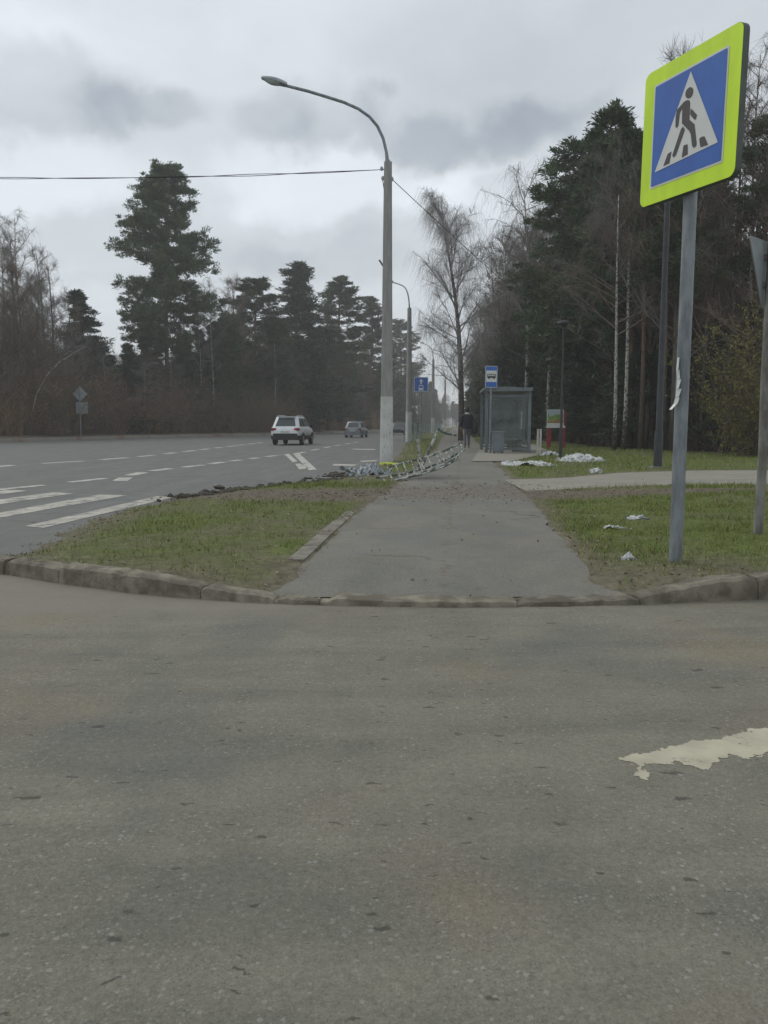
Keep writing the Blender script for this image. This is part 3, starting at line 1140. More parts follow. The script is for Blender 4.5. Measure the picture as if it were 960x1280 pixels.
# overlay of young grass and leaf litter on the visible verges
NB = 420000
bx = np.concatenate([rng.uniform(-5, 2.5, NB // 4), rng.uniform(1.2, 9, NB // 3), rng.uniform(2, 26, NB // 5), rng.uniform(-2, 8, NB // 10)])
by = np.concatenate([rng.uniform(5.2, 15, NB // 4), rng.uniform(5.2, 15, NB // 3), rng.uniform(13, 40, NB // 5), rng.uniform(15, 60, NB // 10)])
z, ins, dk, dr = landz(bx, by)
isw = inside(bx, by, SW)
ipa = inside(bx, by, PATHP)
ipl = inside(bx, by, PLAT)
dsw = seg_dist(bx, by, SW, True)
dpa = seg_dist(bx, by, PATHP, True)
gg, dd, tk = zones(bx, by, dk, dr, isw, dsw, dpa, ipa)
irw = inside(bx, by, RWP)
tuft = fbm(bx, by, 3.0, 91, 3)
keep = ins & (dk > .17) & ~(isw & (dsw > .03)) & ~(ipa & (dpa > .05)) & ~ipl & (z > .0) & (~irw | (rng.random(len(bx)) < .1))
dens = np.clip(gg * 1.15, 0, 1) * np.clip(.25 + 2.2 * (tuft - .34), .06, 1) + .05
keep &= rng.random(len(bx)) < dens * (1 - .95 * tk)
bx, by, z, gg, tuft, dd = bx[keep], by[keep], z[keep], gg[keep], tuft[keep], dd[keep]
n = len(bx)
far = np.clip(by / 12, .8, 3)
h = rng.uniform(.02, .08, n) * (.30 + 1.4 * tuft) * np.clip(far, .8, 1.5)
wd = rng.uniform(.004, .010, n) * far
az = rng.uniform(0, 2 * PI, n)
ln = rng.uniform(.2, 1.0, n) * h
flat = rng.random(n) < .28
h = np.where(flat, h * .25, h)
ln = np.where(flat, rng.uniform(.03, .09, n), ln)
B = np.stack([bx, by, z - .004], 1)
side_v = np.stack([np.cos(az), np.sin(az), np.zeros(n)], 1) * wd[:, None] / 2
a2 = rng.uniform(0, 2 * PI, n)
T = B + np.stack([np.cos(a2) * ln, np.sin(a2) * ln, h], 1)
V = np.stack([B - side_v, B + side_v, T], 1).reshape(-1, 3)
F = (np.arange(n) * 3)[:, None] + np.array([[0, 1, 2]])
gm = mesh_np('grass', V, F, attrmat('grass_blades', 'tone', .7, .12, 3))
mixr = np.where(flat, .75 + .25 * rng.random(n), rng.random(n))
tone = np.where(mixr[:, None] < .62 * np.clip(gg + .35, 0, 1)[:, None], np.array([.122, .180, .028]), np.where(mixr[:, None] < .82, np.array([.18, .20, .045]), np.array([.28, .235, .13])))
tone = tone * rng.uniform(.45, 1.65, (n, 1))
ca = gm.attributes.new('tone', 'FLOAT_COLOR', 'POINT')
ca.data.foreach_set('color', np.repeat(np.concatenate([tone, np.ones((n, 1))], 1), 3, 0).astype(np.float32).ravel())
tag(link(bpy.data.objects.new('grass', gm)), 'short patchy spring grass on the verges beside the sidewalk', 'grass', kind='stuff')

# fallen leaves and crumbs
NL = 60000
lx, ly = rng.uniform(-5, 9, NL), rng.uniform(5.2, 22, NL)
z, ins, dk, dr = landz(lx, ly)
isw = inside(lx, ly, SW)
dsw = seg_dist(lx, ly, SW, True)
dpa = seg_dist(lx, ly, PATHP, True)
ipa = inside(lx, ly, PATHP)
gg, dd, tk = zones(lx, ly, dk, dr, isw, dsw, dpa, ipa)
onp = (isw | ipa)
prob = np.where(onp, .010 + .35 * tk * (fbm(lx, ly, 1.2, 17) > .45), .07 + .5 * dd)
prob = prob * np.clip(7.5 / ly, .25, 1)
keep = ins & (dk > .16) & (rng.random(NL) < prob)
lx, ly, z, onp = lx[keep], ly[keep], z[keep] + np.where(onp[keep], .012, .008), onp[keep]
n = len(lx)
C = np.stack([lx, ly, z + rng.uniform(0, .008, n)], 1)
dv = rng.normal(size=(n, 3)) * np.array([1, 1, .12])
V, F = leaves(C, dv, rng.uniform(.010, .045, n), rng.uniform(.008, .024, n), rng)
lm = mesh_np('leaf_litter', V, F, attrmat('dry_leaves', 'tone', .85, .1, 3))
tone = np.array([[.19, .145, .10], [.13, .09, .06], [.25, .205, .15], [.16, .125, .085], [.31, .27, .215]])[rng.integers(0, 5, n)] * rng.uniform(.7, 1.15, (n, 1))
ca = lm.attributes.new('tone', 'FLOAT_COLOR', 'POINT')
ca.data.foreach_set('color', np.repeat(np.concatenate([tone, np.ones((n, 1))], 1), 4, 0).astype(np.float32).ravel())
tag(link(bpy.data.objects.new('leaf_litter', lm)), 'dry brown leaves strewn over the verges and dirt', 'leaf litter', kind='stuff')


def clods(name, spots, mat, label, cat, seed=0, flat=.6):
    rg = random.Random(seed)
    mb = MB()
    bm = bmesh.new()
    bmesh.ops.create_icosphere(bm, subdivisions=1, radius=1)
    bm.verts.index_update()
    vs = [v.co.copy() for v in bm.verts]
    fs = [[v.index for v in f.verts] for f in bm.faces]
    bm.free()
    for x, y, zz_, r in spots:
        M = Matrix.Translation((x, y, zz_ + r * .2)) @ Matrix.Rotation(rg.uniform(0, 6), 4, 'Z') @ Matrix.Diagonal((r * rg.uniform(.7, 1.6), r * rg.uniform(.6, 1.1), r * flat * rg.uniform(.6, 1.2), 1))
        mb.add([v * rg.uniform(.7, 1.25) for v in vs], fs, 0, M)
    o = mb.build(name, mat, fix=False)
    return tag(o, label, cat, kind='stuff')


def spots_along(pixels, n, spread, r0, r1, z, seed):
    rg = random.Random(seed)
    out = []
    for _ in range(n):
        i = rg.randrange(len(pixels) - 1)
        t = rg.random()
        a, b = pixels[i], pixels[i + 1]
        p = at(a[0] + (b[0] - a[0]) * t, a[1] + (b[1] - a[1]) * t, z)
        x, y = p.x + rg.gauss(0, spread), p.y + rg.gauss(0, spread)
        zz_ = max(0.0, float(landz(np.array([x]), np.array([y]))[0][0]))
        out.append((x, y, zz_, (r0 + (r1 - r0) * rg.random() ** 2.5)))
    return out


MT['clod'] = simple('dark_soil', (.035, .03, .026), (.075, .062, .048), 9, .95, detail=6)
clods('soil_clods', spots_along([(225, 622), (290, 612), (330, 608), (400, 600), (436, 590)], 520, .26, .010, .10, .04, 4), MT['clod'], 'dark broken soil and tar lumps along the road edge', 'soil', 4)
MT['crumb'] = simple('soil_crumbs', (.19, .165, .13), (.12, .10, .08), 9, .95)
clods('soil_crumbs', spots_along([(250, 625), (400, 622), (520, 608), (620, 607), (680, 612)], 420, .55, .008, .035, .12, 5) + spots_along([(20, 700), (200, 712), (330, 735)], 60, .10, .004, .014, .1, 6) + spots_along([(700, 700), (800, 735), (940, 712)], 60, .12, .004, .014, .1, 7), MT['crumb'], 'small earth crumbs on the muddy track and by the kerb', 'soil', 5)


# ================================================================== trees
def n3(rg, s=1.0):
    return np.array([rg.gauss(0, s), rg.gauss(0, s), rg.gauss(0, s)])


def unit(v):
    return v / max(np.linalg.norm(v), 1e-9)


def trunk_mesh(name, path, radii, mat, n=9):
    mb = MB()
    mb.tube([tuple(p) for p in path], list(radii), n)
    me = bpy.data.meshes.new(name)
    me.from_pydata([tuple(v) for v in mb.v], [], mb.f)
    me.materials.append(mat)
    me.polygons.foreach_set('use_smooth', [True] * len(me.polygons))
    return me


def trunk_path(h, r, seed, sway=.25, n=9, lean=(0, 0)):
    rg = random.Random(seed)
    ph, ph2 = rg.uniform(0, 6), rg.uniform(0, 6)
    P, R_ = [], []
    for i in range(n):
        t = i / (n - 1)
        P.append(np.array([sway * math.sin(ph + t * 3.2) * t + lean[0] * t, sway * math.sin(ph2 + t * 2.7) * t + lean[1] * t, h * t - (.1 if i == 0 else 0)]))
        R_.append(r * (1.25 if i == 0 else (1 - .88 * t)) + .012)
    P[0][:2] = 0
    return P, R_


def along(P, t):
    f = min(max(t, 0), 1) * (len(P) - 1)
    i = min(int(f), len(P) - 2)
    return P[i] * (1 - (f - i)) + P[i + 1] * (f - i)


def conifer(h, seed, start=.35, width=2.6, prof=None, limbs=46, clump=.42, per=44, mat='needles', r=.17, up=(-.05, .6), trunk='pine_bark', sway=.25, gap=0.0, ls=1.0, nf=1.0, lv=(.62, 1.12)):
    """trunk and crown meshes: limbs ending in clumps of small needle sprays"""
    rg = random.Random(seed)
    rn = np.random.default_rng(seed)
    P, R_ = trunk_path(h, r, seed, sway)
    S, CC, DD, SZ = [], [], [], []
    prof = prof or (lambda t: (1 - t) ** .75 * (1 - .45 * (1 - t) ** 4))
    for i in range(limbs):
        t = (i + rg.random()) / limbs
        if rg.random() < gap:
            continue
        zt = start + (1 - start) * t
        p = along(P, min(zt, .985))
        L = width * max(prof(t), .10) * rg.uniform(*lv)
        a = rg.uniform(0, 2 * PI)
        e = up[0] + (up[1] - up[0]) * t + rg.gauss(0, .14)
        d = np.array([math.cos(a) * math.cos(e), math.sin(a) * math.cos(e), math.sin(e)])
        q = p
        k = 3
        rr = .018 + .018 * L
        pts = [p]
        for j in range(k):
            d = unit(d + n3(rg, .10) + np.array([0, 0, .06 * (j - .5)]))
            q2 = q + d * L / k
            S.append([*q, *q2, rr * (1 - j / k * .8), rr * (1 - (j + 1) / k * .8)])
            pts.append(q2)
            q = q2
        nt = max(3, int((4 + L * 2.6) * nf))
        for j in range(nt):
            f = rg.uniform(.32, 1.0) if j else 1.0
            b = along(pts, f)
            dd = unit(d * .5 + n3(rg, .55) + np.array([0, 0, .15]))
            l2 = rg.uniform(.12, .34) * L ** .7 * (1.2 - .4 * f)
            c = b + dd * l2
            S.append([*b, *c, .010, .005])
            CC.append(c)
            DD.append(dd)
            SZ.append(clump * rg.uniform(.6, 1.2))
    for j in range(5):
        CC.append(P[-1] + n3(rg, .16) + np.array([0, 0, -.05]))
        DD.append(np.array([0, 0, 1.0]))
        SZ.append(clump * .7)
    CC, DD, SZ = np.array(CC), np.array(DD), np.array(SZ)
    m = len(CC)
    off = rn.normal(size=(m, per, 3))
    off /= np.linalg.norm(off, axis=2, keepdims=True)
    off *= (rn.random((m, per, 1)) ** .5)
    off[..., 2] *= .55
    C = (CC[:, None] + off * SZ[:, None, None]).reshape(-1, 3)
    Dv = (off * .8 + DD[:, None] * .6 + rn.normal(size=off.shape) * .35 + np.array([0, 0, .25])).reshape(-1, 3)
    n_ = len(C)
    V1, F1 = leaves(C, Dv, rn.uniform(.14, .30, n_) * ls, rn.uniform(.035, .075, n_) * ls, rn)
    V2, F2 = prisms(S)
    V, F, mi = join_np([(V2, F2, 1), (V1, F1, 0)])
    return (trunk_mesh('trunk', P, R_, MT[trunk]), mesh_np('crown', V, F, [MT[mat], MT['bark']], mi))


def bare(h, seed, start=.3, spread=.75, limbs=26, twigs=7, fine=7, droop=0.0, twig_len=.55, tr=.006, mat='twigs', trunk='bark', r=.11, lean=(0, 0), limb_len=.34, twig_mat=None, sway=.3, lp=.7, rl=1.0, ld=1.0):
    rg = random.Random(seed)
    P, R_ = trunk_path(h, r, seed, sway, lean=lean)
    S = []
    T = []
    for i in range(limbs):
        t = start + (1 - start) * ((i + rg.random()) / limbs)
        p = along(P, min(t, .97))
        L = h * limb_len * (1.05 - t) ** lp * rg.uniform(.6, 1.15) / (1 - start * .5)
        a = rg.uniform(0, 2 * PI)
        e = rg.uniform(.45, .95) / spread * .75
        e = min(e, 1.35)
        d = np.array([math.cos(a) * math.cos(e), math.sin(a) * math.cos(e), math.sin(e)])
        rr = (.010 + .010 * L) * rl
        pts = [p]
        q = p
        k = 4
        for j in range(k):
            d = unit(d + n3(rg, .09) + np.array([0, 0, .04 - droop * ld * .16 * j]))
            q2 = q + d * L / k
            S.append([*q, *q2, rr * (1 - j / k * .85), rr * (1 - (j + 1) / k * .85)])
            pts.append(q2)
            q = q2
        for j in range(twigs):
            f = rg.uniform(.2, 1.0) if j else 1.0
            b = along(pts, f)
            d2 = unit(d * .7 + n3(rg, .5) + np.array([0, 0, .30 - droop * .25]))
            l2 = L * rg.uniform(.22, .45) * (1.2 - .5 * f)
            c = b + d2 * l2
            m_ = (b + c) / 2 + n3(rg, .04) * l2
            S.append([*b, *m_, rr * .36 + .003, rr * .26 + .003])
            S.append([*m_, *c, rr * .26 + .003, tr])
            for x in range(fine):
                g = rg.uniform(.1, 1.0)
                s0 = b + (c - b) * g
                dd = unit(d2 * .5 + n3(rg, .55) + np.array([0, 0, .25 - droop * .7]))
                l3 = twig_len * rg.uniform(.5, 1.3)
                s1 = s0 + dd * l3 * (.35 if droop else .55)
                if droop:
                    dd2 = unit(dd * .22 + n3(rg, .07) + np.array([0, 0, -1.0]) * droop)
                    s2 = s1 + dd2 * l3 * .7
                    s3 = s2 + unit(dd2 + n3(rg, .1)) * l3 * .6
                    S.append([*s0, *s1, tr, tr * .9])
                    S.append([*s1, *s2, tr * .9, tr * .75])
                    S.append([*s2, *s3, tr * .75, tr * .4])
                else:
                    s2 = s1 + unit(dd + n3(rg, .25) + np.array([0, 0, .1])) * l3 * .5
                    S.append([*s0, *s1, tr, tr * .8])
                    S.append([*s1, *s2, tr * .8, tr * .4])
                    if rg.random() < .6:
                        s4 = s1 + unit(dd + n3(rg, .5)) * l3 * .4
                        S.append([*s1, *s4, tr * .7, tr * .4])
    V, F = prisms(S)
    return (trunk_mesh('trunk', P, R_, MT[trunk]), mesh_np('crown', V, F, MT[twig_mat or mat]))


def plant(meshes, name, label, cat, loc, rotz=0.0, s=1.0, group=None, sz=None):
    t = thing(name, label, cat, loc, rotz, group)
    t.scale = (s, s, sz or s)
    for me_ in meshes:
        link(bpy.data.objects.new(me_.name.split('.')[0], me_), t)
    return t


def hero_prof(t):
    # broad uneven pine: widest low down, a narrow flat top
    return float(np.interp(t, [0, .12, .3, .42, .55, .7, .82, .92, 1], [.55, .82, 1.0, .95, .80, .62, .50, .38, .16]))


def round_prof(t):
    return float(np.interp(t, [0, .15, .35, .6, .8, .93, 1], [.55, .9, 1.0, .86, .62, .40, .22]))


PINES = [conifer(18, 101, .36, 3.0, clump=.40, limbs=92, per=34, prof=round_prof, ls=1.15, nf=1.6),
         conifer(18, 102, .44, 2.7, clump=.38, limbs=76, per=34, prof=lambda t: (1 - t) ** .55 * (.75 + .5 * t), ls=1.15, nf=1.6),
         conifer(18, 103, .30, 3.3, clump=.40, limbs=100, per=34, sway=.4, prof=lambda t: (1 - t) ** .6 * (.8 + .3 * math.sin(t * 9)), ls=1.15, nf=1.5)]
TALLP = [conifer(19, 111, .56, 2.7, clump=.46, limbs=48, per=44, prof=lambda t: (1 - t) ** .45 * (.75 + .4 * t), r=.19, ls=1.2),
         conifer(19, 112, .60, 2.4, clump=.46, limbs=42, per=44, prof=lambda t: (1 - t) ** .4 * .95, r=.17, sway=.5, ls=1.2)]
SPRUCE = [conifer(12, 121, .06, 2.5, clump=.40, limbs=120, per=34, mat='needles_dark', up=(-.35, .35), prof=lambda t: (1 - t) ** .85, trunk='bark', r=.13, ls=1.2),
          conifer(16, 122, .10, 3.4, clump=.50, limbs=130, per=42, mat='needles_dark', up=(-.15, .55), prof=lambda t: (1 - t) ** .65 * (.9 + .15 * math.sin(t * 14)), trunk='bark', r=.17, ls=1.3)]
BARE = [bare(14, 201, .28, limbs=28, twigs=8, fine=8, tr=.0062),
        bare(14, 202, .35, limbs=25, twigs=8, fine=9, tr=.0062, spread=.6),
        bare(12, 203, .22, limbs=24, twigs=8, fine=8, tr=.0055, mat='twigs_grey'),
        bare(15, 204, .40, limbs=24, twigs=8, fine=8, droop=.25, tr=.0048, trunk='birch', mat='twigs_grey', r=.09)]
BIRCH = [bare(16, 211, .42, limbs=24, twigs=8, fine=9, droop=.5, twig_len=.9, tr=.0042, trunk='birch', mat='twigs_grey', r=.12, limb_len=.30, lp=.45),
         bare(17, 212, .45, limbs=22, twigs=8, fine=9, droop=.35, twig_len=.8, tr=.0042, trunk='birch', r=.11, sway=.6, limb_len=.28, lp=.45)]


def chain(pixels, z):
    return [at(x, y, z) for x, y in pixels]


def edge_at(px, pixels, z):
    z0 = 0.0 if pixels is LK else .12          # the edge lines were read off at these levels
    for (x0, y0), (x1, y1) in zip(pixels, pixels[1:]):
        lo, hi = min(x0, x1), max(x0, x1)
        if lo <= px <= hi:
            t = (px - x0) / (x1 - x0)
            return at(px, y0 + (y1 - y0) * t, z0)
    a = pixels[0] if abs(px - pixels[0][0]) < abs(px - pixels[-1][0]) else pixels[-1]
    return at(px, a[1], z0)


def behind(px, pixels, z, off):
    p = edge_at(px, pixels, z)
    d = Vector((p.x, p.y)).normalized()
    return Vector((p.x + d.x * off, p.y + d.y * off, z))


def height_to(p, top_px):
    """tree height so that a tree standing at p reaches the level the photograph shows"""
    return (531 - top_px) / 1000 * p.y * 1.0 + CAM_H - p.z


H_OF = {}
for k, hh in ((PINES, 18), (TALLP, 19), ):
    for m_ in k:
        H_OF[m_[1].name] = hh
for m_, hh in zip(SPRUCE, (12, 16)):
    H_OF[m_[1].name] = hh
for m_, hh in zip(BARE, (14, 14, 12, 15)):
    H_OF[m_[1].name] = hh
for m_, hh in zip(BIRCH, (16, 17)):
    H_OF[m_[1].name] = hh


def stand(kind, name, label, cat, p, h, rg, group=None, slim=1.0):
    h *= .93 if name in ('pine_tree', 'conifer_tree') else .97
    s = h / H_OF[kind[1].name]
    w_ = s ** .75 * slim * rg.uniform(.9, 1.1)
    return plant(kind, name, label, cat, p, rg.uniform(0, 2 * PI), w_, group, s)


# ---- hero pine over the left wood
HERO = conifer(23, 77, .33, 5.0, prof=hero_prof, limbs=165, clump=.47, per=44, r=.26, up=(-.15, .35), gap=.10, ls=1.2, nf=2.0, lv=(.56, 1.2))
p = behind(212, LK, .42, 8)
hh = height_to(p, 200)
t = plant(HERO, 'pine_tree', 'tallest broad ragged pine standing high above the wood left of the road', 'tree', p, 1.1, hh / 23 * .90, None, hh / 23 * .93)

# ---- the bare weeping birch by the sidewalk
BW = bare(17.5, 305, .20, limbs=40, twigs=11, fine=17, droop=.60, twig_len=1.0, tr=.0038, ld=.2, trunk='bark', mat='twigs_pale', r=.21, lean=(-1.2, 0), limb_len=.235, sway=.55, spread=.56, lp=.22, rl=1.25)
p = at(583, 545, .12)
p = Vector((p.x * 55 / p.y - .3, 55, .12))
plant(BW, 'birch_tree', 'bare weeping birch with drooping twigs standing over the sidewalk', 'tree', p, .4, height_to(p, 247) / 17.5 * 1.10, None, height_to(p, 247) / 17.5 * .89)

rgT = random.Random(42)
# named conifers of the left row, by the photograph's outline
for px, top, off, kd, lab in (
        (375, 322, 9, SPRUCE[1], 'dense dark conifer with the highest top behind the white car'),
        (322, 343, 8, PINES[0], 'narrow dark pine just left of the highest conifer behind the white car'),
        (426, 338, 7, PINES[1], 'open pointed pine behind the silver car'),
        (460, 366, 7, PINES[2], 'rounder dark pine just left of the concrete lamp post'),
        (108, 358, 10, SPRUCE[0], 'small dark conifer top between bare trees on the far left'),
        (500, 396, 10, PINES[0], 'dark pine just right of the nearest concrete lamp post')):
    p = behind(px, LK, .42, off)
    stand(kd, 'conifer_tree', lab, 'tree', p, height_to(p, top), rgT, None, 1.8 if kd is SPRUCE[1] else 1.65)

# slender leaning birch trunk in the left wood
mb = MB()
t = thing('birch_tree', 'thin pale birch bowed over to the right in the left wood', 'tree', behind(36, LK, .42, 4.5))
b0 = behind(36, LK, .42, 4.5)
ptsb = [(36, 548), (39, 520), (46, 492), (58, 470), (74, 453), (92, 441), (110, 432)]
mb.tube([pt(x, y, b0.y) - b0 for x, y in ptsb], [.06, .055, .05, .042, .034, .024, .012], 7)
mb.build('trunk', MT['birch'], t, smooth=True)

TOPS_L = ([-80, 0, 40, 80, 110, 150, 180, 240, 270, 300, 330, 375, 400, 425, 460, 500, 540, 570, 590],
          [300, 322, 255, 345, 390, 400, 395, 385, 345, 350, 365, 350, 378, 365, 385, 415, 458, 495, 510])
TOPS_R = ([585, 600, 620, 650, 680, 700, 720, 760, 800, 850, 900, 940, 1000, 1250],
          [490, 330, 290, 245, 235, 190, 160, 138, 150, 70, 130, 95, 60, 40])
used_named = [212, 375, 322, 426, 460, 108, 500]

G_LB = 'bare trees of the left wood'
G_LC = 'dark conifers of the left wood'
px = -95.0
while px < 585:
    for row in range(3):
        off = (4.5, 9, 15)[row] + rgT.uniform(-.8, 2.5)
        q = px + rgT.uniform(-5, 5)
        p = behind(q, LK, .42, off)
        top = float(np.interp(q, *TOPS_L))
        r_ = rgT.random()
        if q < 150:
            kind = 'bare' if q < 95 or r_ < .86 else 'pine'
        elif q < 300:
            kind = 'bare' if r_ < .66 else 'pine'
        elif q < 480:
            kind = 'bare' if r_ < (.5 if row == 0 else .22) else 'pine'
        else:
            kind = 'bare' if r_ < .25 else 'pine'
        H = height_to(p, top)
        lower = rgT.uniform(.45, .78) if row == 0 else rgT.uniform(.5, .82)
        if kind == 'bare':
            if q < 100 and rgT.random() < .2 or 265 < q < 300 and rgT.random() < .5:
                lower = max(lower, rgT.uniform(.9, 1.02))
            stand(rgT.choice(BARE), 'bare_tree', 'one of the many bare brown trees in the wood left of the road', 'tree', p, H * lower, rgT, G_LB)
        else:
            if any(abs(q - u) < 14 for u in used_named):
                lower *= .8
            stand(rgT.choice(PINES + [SPRUCE[1]]), 'conifer_tree', 'one of the shorter dark conifers crowded in the wood left of the road', 'tree', p, H * min(lower, .93), rgT, G_LC)
    px += (12.0 if px < 110 else 9.5) if px < 480 else 6.0

# low dark conifers under the big pine
for q, top in ((165, 425), (188, 410), (232, 415), (255, 408), (140, 440)):
    p = behind(q, LK, .42, rgT.uniform(6, 9))
    stand(SPRUCE[0], 'conifer_tree', 'low dark conifer at the foot of the tallest pine in the left wood', 'tree', p, height_to(p, top), rgT, 'low conifers below the tallest pine', 1.3)

# ---- right wood
for px, y, top, kd, name, lab, sl in (
        (757, 558, 122, PINES[2], 'pine_tree', 'tall dark pine with the highest crown left of the crossing sign', 1.25),
        (715, 553, 168, PINES[0], 'pine_tree', 'tall dark pine stepping down left of the highest one in the right wood', 1.25),
        (785, 561, 150, PINES[1], 'pine_tree', 'tall dark pine whose crown runs behind the crossing sign', 1.2),
        (768, 562, 262, BIRCH[1], 'birch_tree', 'birch with a white mottled trunk in front of the right wood', 1.0),
        (780, 561, 225, BIRCH[0], 'birch_tree', 'birch with a thin forked pale trunk right of the mottled one', 1.0),
        (848, 563, 150, TALLP[0], 'pine_tree', 'reddish tall pine trunk just behind the crossing sign post', 1.0),
        (800, 563, 180, TALLP[1], 'pine_tree', 'thin brown pine trunk left of the dark lamp post', 1.0),
        (655, 550, 236, BIRCH[0], 'birch_tree', 'tall bare birch with a feathery grey crown behind the bus shelter', 1.25),
        (628, 547, 285, BIRCH[1], 'birch_tree', 'bare birch leaning out left of the bus shelter top', 1.3),
        (683, 552, 228, BARE[3], 'bare_tree', 'bare tree with a fine grey crown between the birch and the dark pines', 1.2)):
    p = at(px, y, .12)
    k = .955 if name == 'birch_tree' and px > 700 else rgT.uniform(1.0, 1.03)
    stand(kd, name, lab, 'tree', Vector((p.x * k, p.y * k, .12)), height_to(p, top), rgT, None, sl)

for px, top, kd in ((905, 120, BARE[1]), (932, 82, BARE[3]), (952, 108, BIRCH[1]), (985, 70, BARE[1])):
    p = behind(px, RW_EDGE, .12, 3.5)
    stand(kd, 'bare_tree', 'tall slender bare tree showing sky through its top right of the crossing sign', 'tree', p, height_to(p, top), rgT, 'tall bare trees right of the crossing sign', .9)

# young yellow-green bush at the right
def bush(h, w_, n_, leaf, seed, leafmat_, stems=60, lsz=(.05, .10)):
    rn = np.random.default_rng(seed)
    rg = random.Random(seed)
    S, C = [], []
    for i in range(stems):
        a = rg.uniform(0, 2 * PI)
        e = rg.uniform(.7, 1.5)
        q = np.array([rg.gauss(0, .18 * w_), rg.gauss(0, .18 * w_), 0])
        d = np.array([math.cos(a) * math.cos(e), math.sin(a) * math.cos(e), math.sin(e)])
        L = h * rg.uniform(.6, 1.05)
        for j in range(4):
            d = unit(d + n3(rg, .12))
            q2 = q + d * L / 4
            S.append([*q, *q2, .022 * (1 - j / 4.5), .022 * (1 - (j + 1) / 4.5)])
            for x in range(4):
                s0 = q + (q2 - q) * rg.random()
                s1 = s0 + unit(d * .6 + n3(rg, .6)) * rg.uniform(.3, .8) * w_ * .45
                S.append([*s0, *s1, .007, .003])
                C.append((s0, s1))
            q = q2
    sel = rn.integers(0, len(C), n_)
    f = rn.uniform(.2, 1.05, (n_, 1))
    A = np.array([c[0] for c in C])[sel]
    B_ = np.array([c[1] for c in C])[sel]
    P_ = A + (B_ - A) * f + rn.normal(size=(n_, 3)) * .05
    V1, F1 = leaves(P_, rn.normal(size=(n_, 3)), rn.uniform(*lsz, n_), rn.uniform(lsz[0] * .6, lsz[1] * .6, n_), rn)
    V2, F2 = prisms(S)
    mm = mesh_np('foliage', V1, F1, MT[leafmat_])
    m2 = mesh_np('stems', V2, F2, MT['twigs'])
    return m2, mm


BUSH = bush(5.4, 3.9, 26000, .07, 5, 'bush_leaf', 110, (.05, .12))
p = at(940, 567, .12)
plant(BUSH, 'bush', 'big yellow-green bush coming into leaf at the right edge of the wood', 'bush', Vector((p.x * .93 + .75, p.y * .93, .12)), 0.3, 1.0)
BB = bush(3.6, 3.0, 5200, .07, 6, 'brush_leaf', 70, (.05, .10))
for q, off, s, lab in ((128, 5.0, 1.5, 'brown-leaved bush behind the diamond road sign'), (165, 4.8, 1.2, 'low rusty brown bush right of the diamond road sign'), (190, 5.2, 1.6, 'tall dry brown bush below the tallest pine')):
    plant(BB, 'bush', lab, 'bush', behind(q, LK, .42, off), rgT.uniform(0, 6), s)

MT['olive_leaf'] = leafmat('olive_brown_leaves', (.125, .105, .050), (.21, .175, .085), .15, .5)
OB = bush(3.8, 3.2, 6500, .07, 16, 'olive_leaf', 70, (.05, .11))
for q in (226, 248, 266, 284, 303, 322, 341, 60, 84, 106):
    plant(OB, 'bush', 'olive-brown shrub growing along the roadside edge of the left wood', 'bush', behind(q, LK, .42, rgT.uniform(3.6, 5.5)), rgT.uniform(0, 6), rgT.uniform(1.1, 1.7), 'shrubs along the left wood')

G_RC = 'dark trees of the right wood'
G_RB = 'bare trees of the right wood'
px = 586.0
while px < 1060:
    for row in range(3):
        off = (.8, 5, 10)[row] + rgT.uniform(-.5, 2.8)
        if px < 700:
            off += 3
        if px > 865 and row == 1:
            continue
        q = px + rgT.uniform(-6, 6)
        p = behind(q, RW_EDGE, .12, off)
        H = height_to(p, float(np.interp(q, *TOPS_R)))
        r_ = rgT.random()
        if q < 700:
            if r_ < .5:
                stand(rgT.choice([SPRUCE[1], SPRUCE[0], PINES[0]]), 'conifer_tree', 'one of the dark conifers massed behind the bus shelter', 'tree', p, min(H * .62, 13) * rgT.uniform(.7, 1.05), rgT, 'conifers behind the bus shelter', 1.2)
            else:
                stand(rgT.choice(BARE[:3]), 'bare_tree', 'one of the bare trees in the wood right of the sidewalk', 'tree', p, H * rgT.uniform(.6, .92), rgT, G_RB)
        elif q < 800:
            if r_ < .64:
                stand(rgT.choice(PINES + TALLP), 'pine_tree', 'one of the dark pines crowded in the wood right of the sidewalk', 'tree', p, H * rgT.uniform(.7, .93), rgT, G_RC, 1.1)
            elif r_ < .84:
                stand(SPRUCE[1], 'pine_tree', 'one of the dark pines crowded in the wood right of the sidewalk', 'tree', p, H * rgT.uniform(.4, .6), rgT, G_RC, 1.1)
            else:
                stand(rgT.choice(BARE[:3]), 'bare_tree', 'one of the bare trees in the wood right of the sidewalk', 'tree', p, H * rgT.uniform(.5, .8), rgT, G_RB)
        else:
            if r_ < (.52 if q < 870 else .12):
                stand(rgT.choice(TALLP), 'pine_tree', 'one of the dark pines crowded in the wood right of the sidewalk', 'tree', p, min(H, 21) * rgT.uniform(.75, .95), rgT, G_RC)
            elif r_ < (.70 if q < 870 else .3):
                stand(rgT.choice(SPRUCE), 'pine_tree', 'one of the dark pines crowded in the wood right of the sidewalk', 'tree', p, H * rgT.uniform(.3, .5), rgT, G_RC)
            else:
                stand(rgT.choice(BARE[:3]), 'bare_tree', 'one of the bare trees in the wood right of the sidewalk', 'tree', p, min(H, 18) * (rgT.uniform(.6, 1.0) if q < 870 else rgT.uniform(.42, .7)), rgT, G_RB)
    px += 17.0 if px > 865 else 11.0 if px > 690 else 8.0


